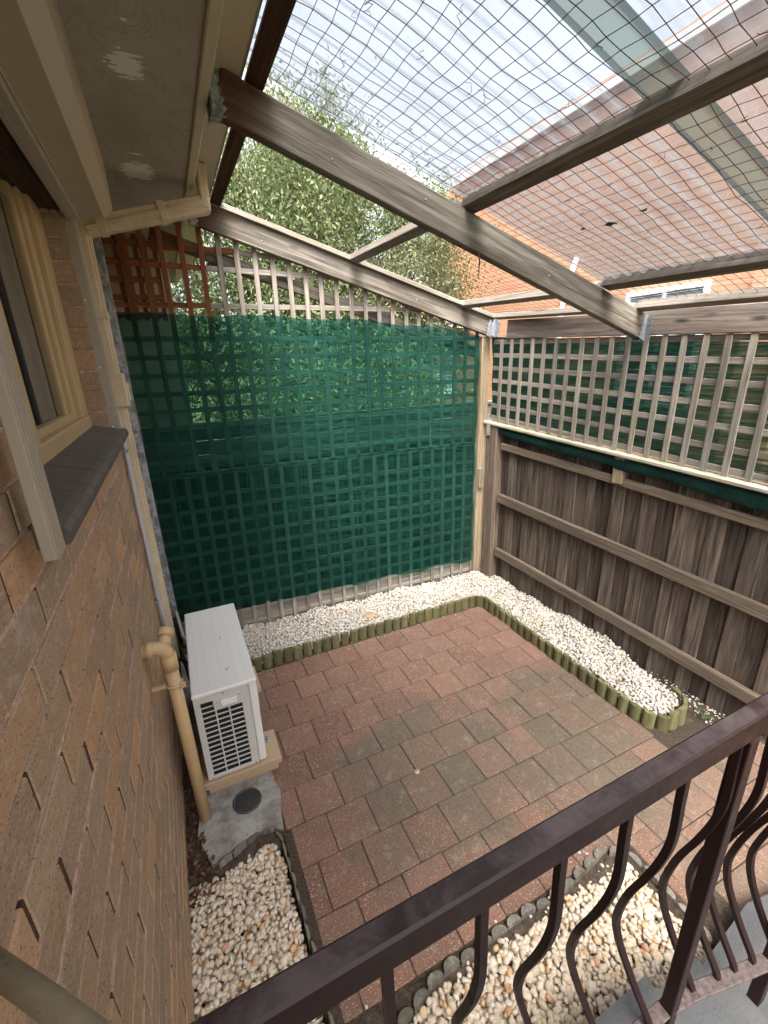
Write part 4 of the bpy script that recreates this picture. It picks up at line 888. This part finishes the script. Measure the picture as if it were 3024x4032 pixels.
for xb, yb in [(.395 + k * .151, .330) for k in range(-2, 5)] + [(1.17, .330), (1.257, .314), (1.317, .304), (1.382, .291), (1.458, .274)]:
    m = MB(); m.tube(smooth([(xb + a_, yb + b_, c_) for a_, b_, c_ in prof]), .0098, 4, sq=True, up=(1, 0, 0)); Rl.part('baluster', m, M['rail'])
m = MB(); m.obox((1.195, .326, .766), (.0155, 0, 0), (0, .0155, 0), (-.008, 0, .562), .002); Rl.part('post', m, M['rail'])
m = MB(); m.obox((1.56, .266, .77), (.0155, 0, 0), (0, .0155, 0), (0, 0, .57), .002); Rl.part('post', m, M['rail'])
m = MB()
bp = [(-.06, .334, .39), (1.19, .330, .39), (1.295, .316, .39), (1.56, .262, .39), (1.9, .2, .39)]
for a_, b_ in zip(bp, bp[1:]): m.board(a_, b_, (0, 1, 0), .036, .010, .002)
Rl.part('bottom_rail', m, M['brail'])
# handrail end at the lower left, fixed to the house wall
m = MB(); m.tube([(.006, .398, 1.589), (.11, .287, 1.599), (.26, .121, 1.609)], .0098, 20); m.tube([(.0, .37, 1.575), (.03, .352, 1.58)], .007, 10)
solo('handrail', m, M['handrail'], 'dark olive rounded handrail end crossing the bottom left corner by the brick wall', 'handrail', (.1, .28, 1.58))

# ------------------------------------------------------------------ neighbour's building
Nb = Thing('neighbouring_house', 'orange brick neighbouring house seen beyond the fences through netting and cloth', 'house', (5.3, 4, 0))
m = MB(); m.box(5.3, 5.5, -6, 8.4, -.05, 4.86, b=.001); Nb.part('wall', m, M['farbrick'])
m = MB(); m.box(2.2, 5.3, 7.5, 7.7, -.05, 2.66, b=.001); m.box(3.35, 3.55, 7.35, 7.499, -.05, 2.6); m.box(4.2, 4.38, 7.3, 7.499, -.05, 2.66); Nb.part('rear_wall', m, M['farbrick2'])
m = MB(); m.extr([(1.9, 7.1, 2.62), (5.3, 7.1, 2.62), (5.3, 9.4, 3.5), (2.8, 9.4, 3.5)], (0, 0, .06)); m.box(5.2, 5.9, -6, 7.5, 4.86, 4.93)
Nb.part('roof', m, M['tile'])
m = MB(); m.box(5.18, 5.2, -6, 7.6, 4.8, 4.9); m.box(1.9, 5.29, 7.02, 7.1, 2.56, 2.66); Nb.part('gutter', m, M['white'])
def nwin_x(y0, y1, z0, z1):
    m = MB(); m.box(5.26, 5.299, y0 - .05, y0, z0 - .05, z1 + .05); m.box(5.26, 5.299, y1, y1 + .05, z0 - .05, z1 + .05); m.box(5.26, 5.299, y0, y1, z1, z1 + .05); m.box(5.26, 5.299, y0, y1, z0 - .05, z0); m.box(5.265, 5.299, (y0 + y1) / 2 - .02, (y0 + y1) / 2 + .02, z0, z1)
    w_ = Nb.part('window', m, M['white']); m = MB(); m.box(5.285, 5.298, y0, y1, z0, z1)
    Nb.part('pane', m, M['pane'], w_)
    m = MB(); z = z0
    while z < z1: m.box(5.272, 5.284, y0, y1, z, z + .006); z += .06
    Nb.part('louvres', m, M['white'], w_)
nwin_x(3.08, 3.9, 1.5, 2.66); nwin_x(.9, 1.7, 1.5, 2.66)
def nwin_y(x0, x1, z0, z1):
    m = MB(); m.box(x0 - .05, x0, 7.44, 7.499, z0 - .05, z1 + .05); m.box(x1, x1 + .05, 7.44, 7.499, z0 - .05, z1 + .05); m.box(x0, x1, 7.44, 7.499, z1, z1 + .05); m.box(x0 - .05, x1 + .05, 7.42, 7.499, z0 - .1, z0); m.box((x0 + x1) / 2 - .02, (x0 + x1) / 2 + .02, 7.45, 7.499, z0, z1)
    w_ = Nb.part('window', m, M['white']); m = MB(); m.box(x0, x1, 7.48, 7.498, z0, z1); Nb.part('pane', m, M['pane'], w_)
    m = MB(); z = z0
    while z < z1: m.box(x0, x1, 7.468, 7.479, z, z + .008); z += .06
    Nb.part('louvres', m, M['white'], w_)
nwin_y(4.58, 5.2, 1.5, 2.5); nwin_y(3.7, 4.1, 1.5, 2.5); nwin_y(2.6, 3.2, 1.3, 2.3)
m = MB(); m.tube([(5.24, 4.72, 3.22), (5.24, 4.85, 2.9), (5.24, 4.9, 2.6), (5.24, 4.9, 0)], .035, 12); Nb.part('downpipe', m, M['white'])
m = MB()
for y in (2.5, 2.2, .5, .2): m.box(5.2, 5.299, y, y + .12, 0, 2.75)
Nb.part('pilaster', m, M['farbrick2'])

# ------------------------------------------------------------------ trees
def tree(label, c, rad, nleaf, mt, lsz, trunk, ncl=150, grp='trees beyond the back fence'):
    T = Thing('tree', label, 'tree', (trunk[0], trunk[1], 0), grp)
    cl = rng.normal(0, 1, (ncl, 3)); cl /= np.linalg.norm(cl, axis=1, keepdims=True); cl *= rng.uniform(.25, 1.0, (ncl, 1)) ** .6
    cen = np.array(c) + cl * np.array(rad)
    idx = rng.integers(0, ncl, nleaf); sp = rng.uniform(.10, .24, ncl)
    P = cen[idx] + rng.normal(0, 1, (nleaf, 3)) * sp[idx][:, None] * np.array([1, 1, 1.25]); P[:, 2] = np.maximum(P[:, 2], .1)
    d = rng.normal(0, 1, (nleaf, 3)); d[:, 2] -= .9; d /= np.linalg.norm(d, axis=1, keepdims=True)
    s_ = rng.normal(0, 1, (nleaf, 3)); s_ -= d * (s_ * d).sum(1, keepdims=True); s_ /= np.linalg.norm(s_, axis=1, keepdims=True)
    L = lsz * rng.uniform(.6, 1.3, (nleaf, 1)); nrm = np.cross(d, s_)
    a_ = P; b_ = P + d * L * .45 + s_ * L * .2 + nrm * L * .05; c_ = P + d * L; e_ = P + d * L * .45 - s_ * L * .2 + nrm * L * .05
    V = np.stack([a_, b_, c_, e_], 1).reshape(-1, 3) - np.array(T.loc); F = np.arange(nleaf * 4).reshape(-1, 4)
    F3 = np.vstack([F[:, [0, 1, 2]], F[:, [0, 2, 3]]]); clr = rng.random(ncl); R_ = np.clip(.55 * clr[idx] + .45 * rng.random(nleaf), 0, 1)
    link('crown', mesh_np('crown', V, F3, np.concatenate([R_, R_])), mt, T.loc, T.o)
    m = MB(); tx, ty = trunk; cz = c[2] - rad[2] * .5
    m.tube([(tx, ty, -.1), (tx + .05, ty, cz * .5), (tx * .5 + c[0] * .5, ty * .5 + c[1] * .5, cz), tuple(c)], [.11, .09, .07, .03], 10)
    for i in range(16):
        e = cen[i]; b0 = Vector((tx * .5 + c[0] * .5, ty * .5 + c[1] * .5, cz * random.uniform(.8, 1.2))); mid = b0.lerp(Vector(e), .5) + Vector((0, 0, .15)); m.tube([b0, mid, Vector(e)], [.035, .02, .006], 6)
    T.part('trunk', m, M['bark'])
tree('tall pale green leafy tree filling the gap behind the rafters beyond the back fence', (2.15, 6.3, 3.5), (1.15, .8, 1.75), 52000, M['leaf'], .058, (2.3, 6.4), 150)
tree('smaller pale tree drooping in front of the orange wall', (3.7, 6.2, 3.0), (.85, .5, 1.4), 27000, M['leaf'], .055, (3.6, 6.3), 80)
tree('dark green tree beside the eave behind the red lattice', (.9, 6.6, 3.0), (.95, .7, 2.0), 24000, M['leaf2'], .065, (.9, 6.7), 90)
tree('low green shrub seen through the green shade cloth', (1.9, 5.0, 1.5), (1.5, .5, .9), 16000, M['leaf2'], .07, (1.9, 5.1), 90)
tree('tall thin crown behind the others showing above the rafter', (2.7, 8.4, 4.7), (1.3, .5, .95), 26000, M['leaf2'], .07, (3.0, 8.8), 80)
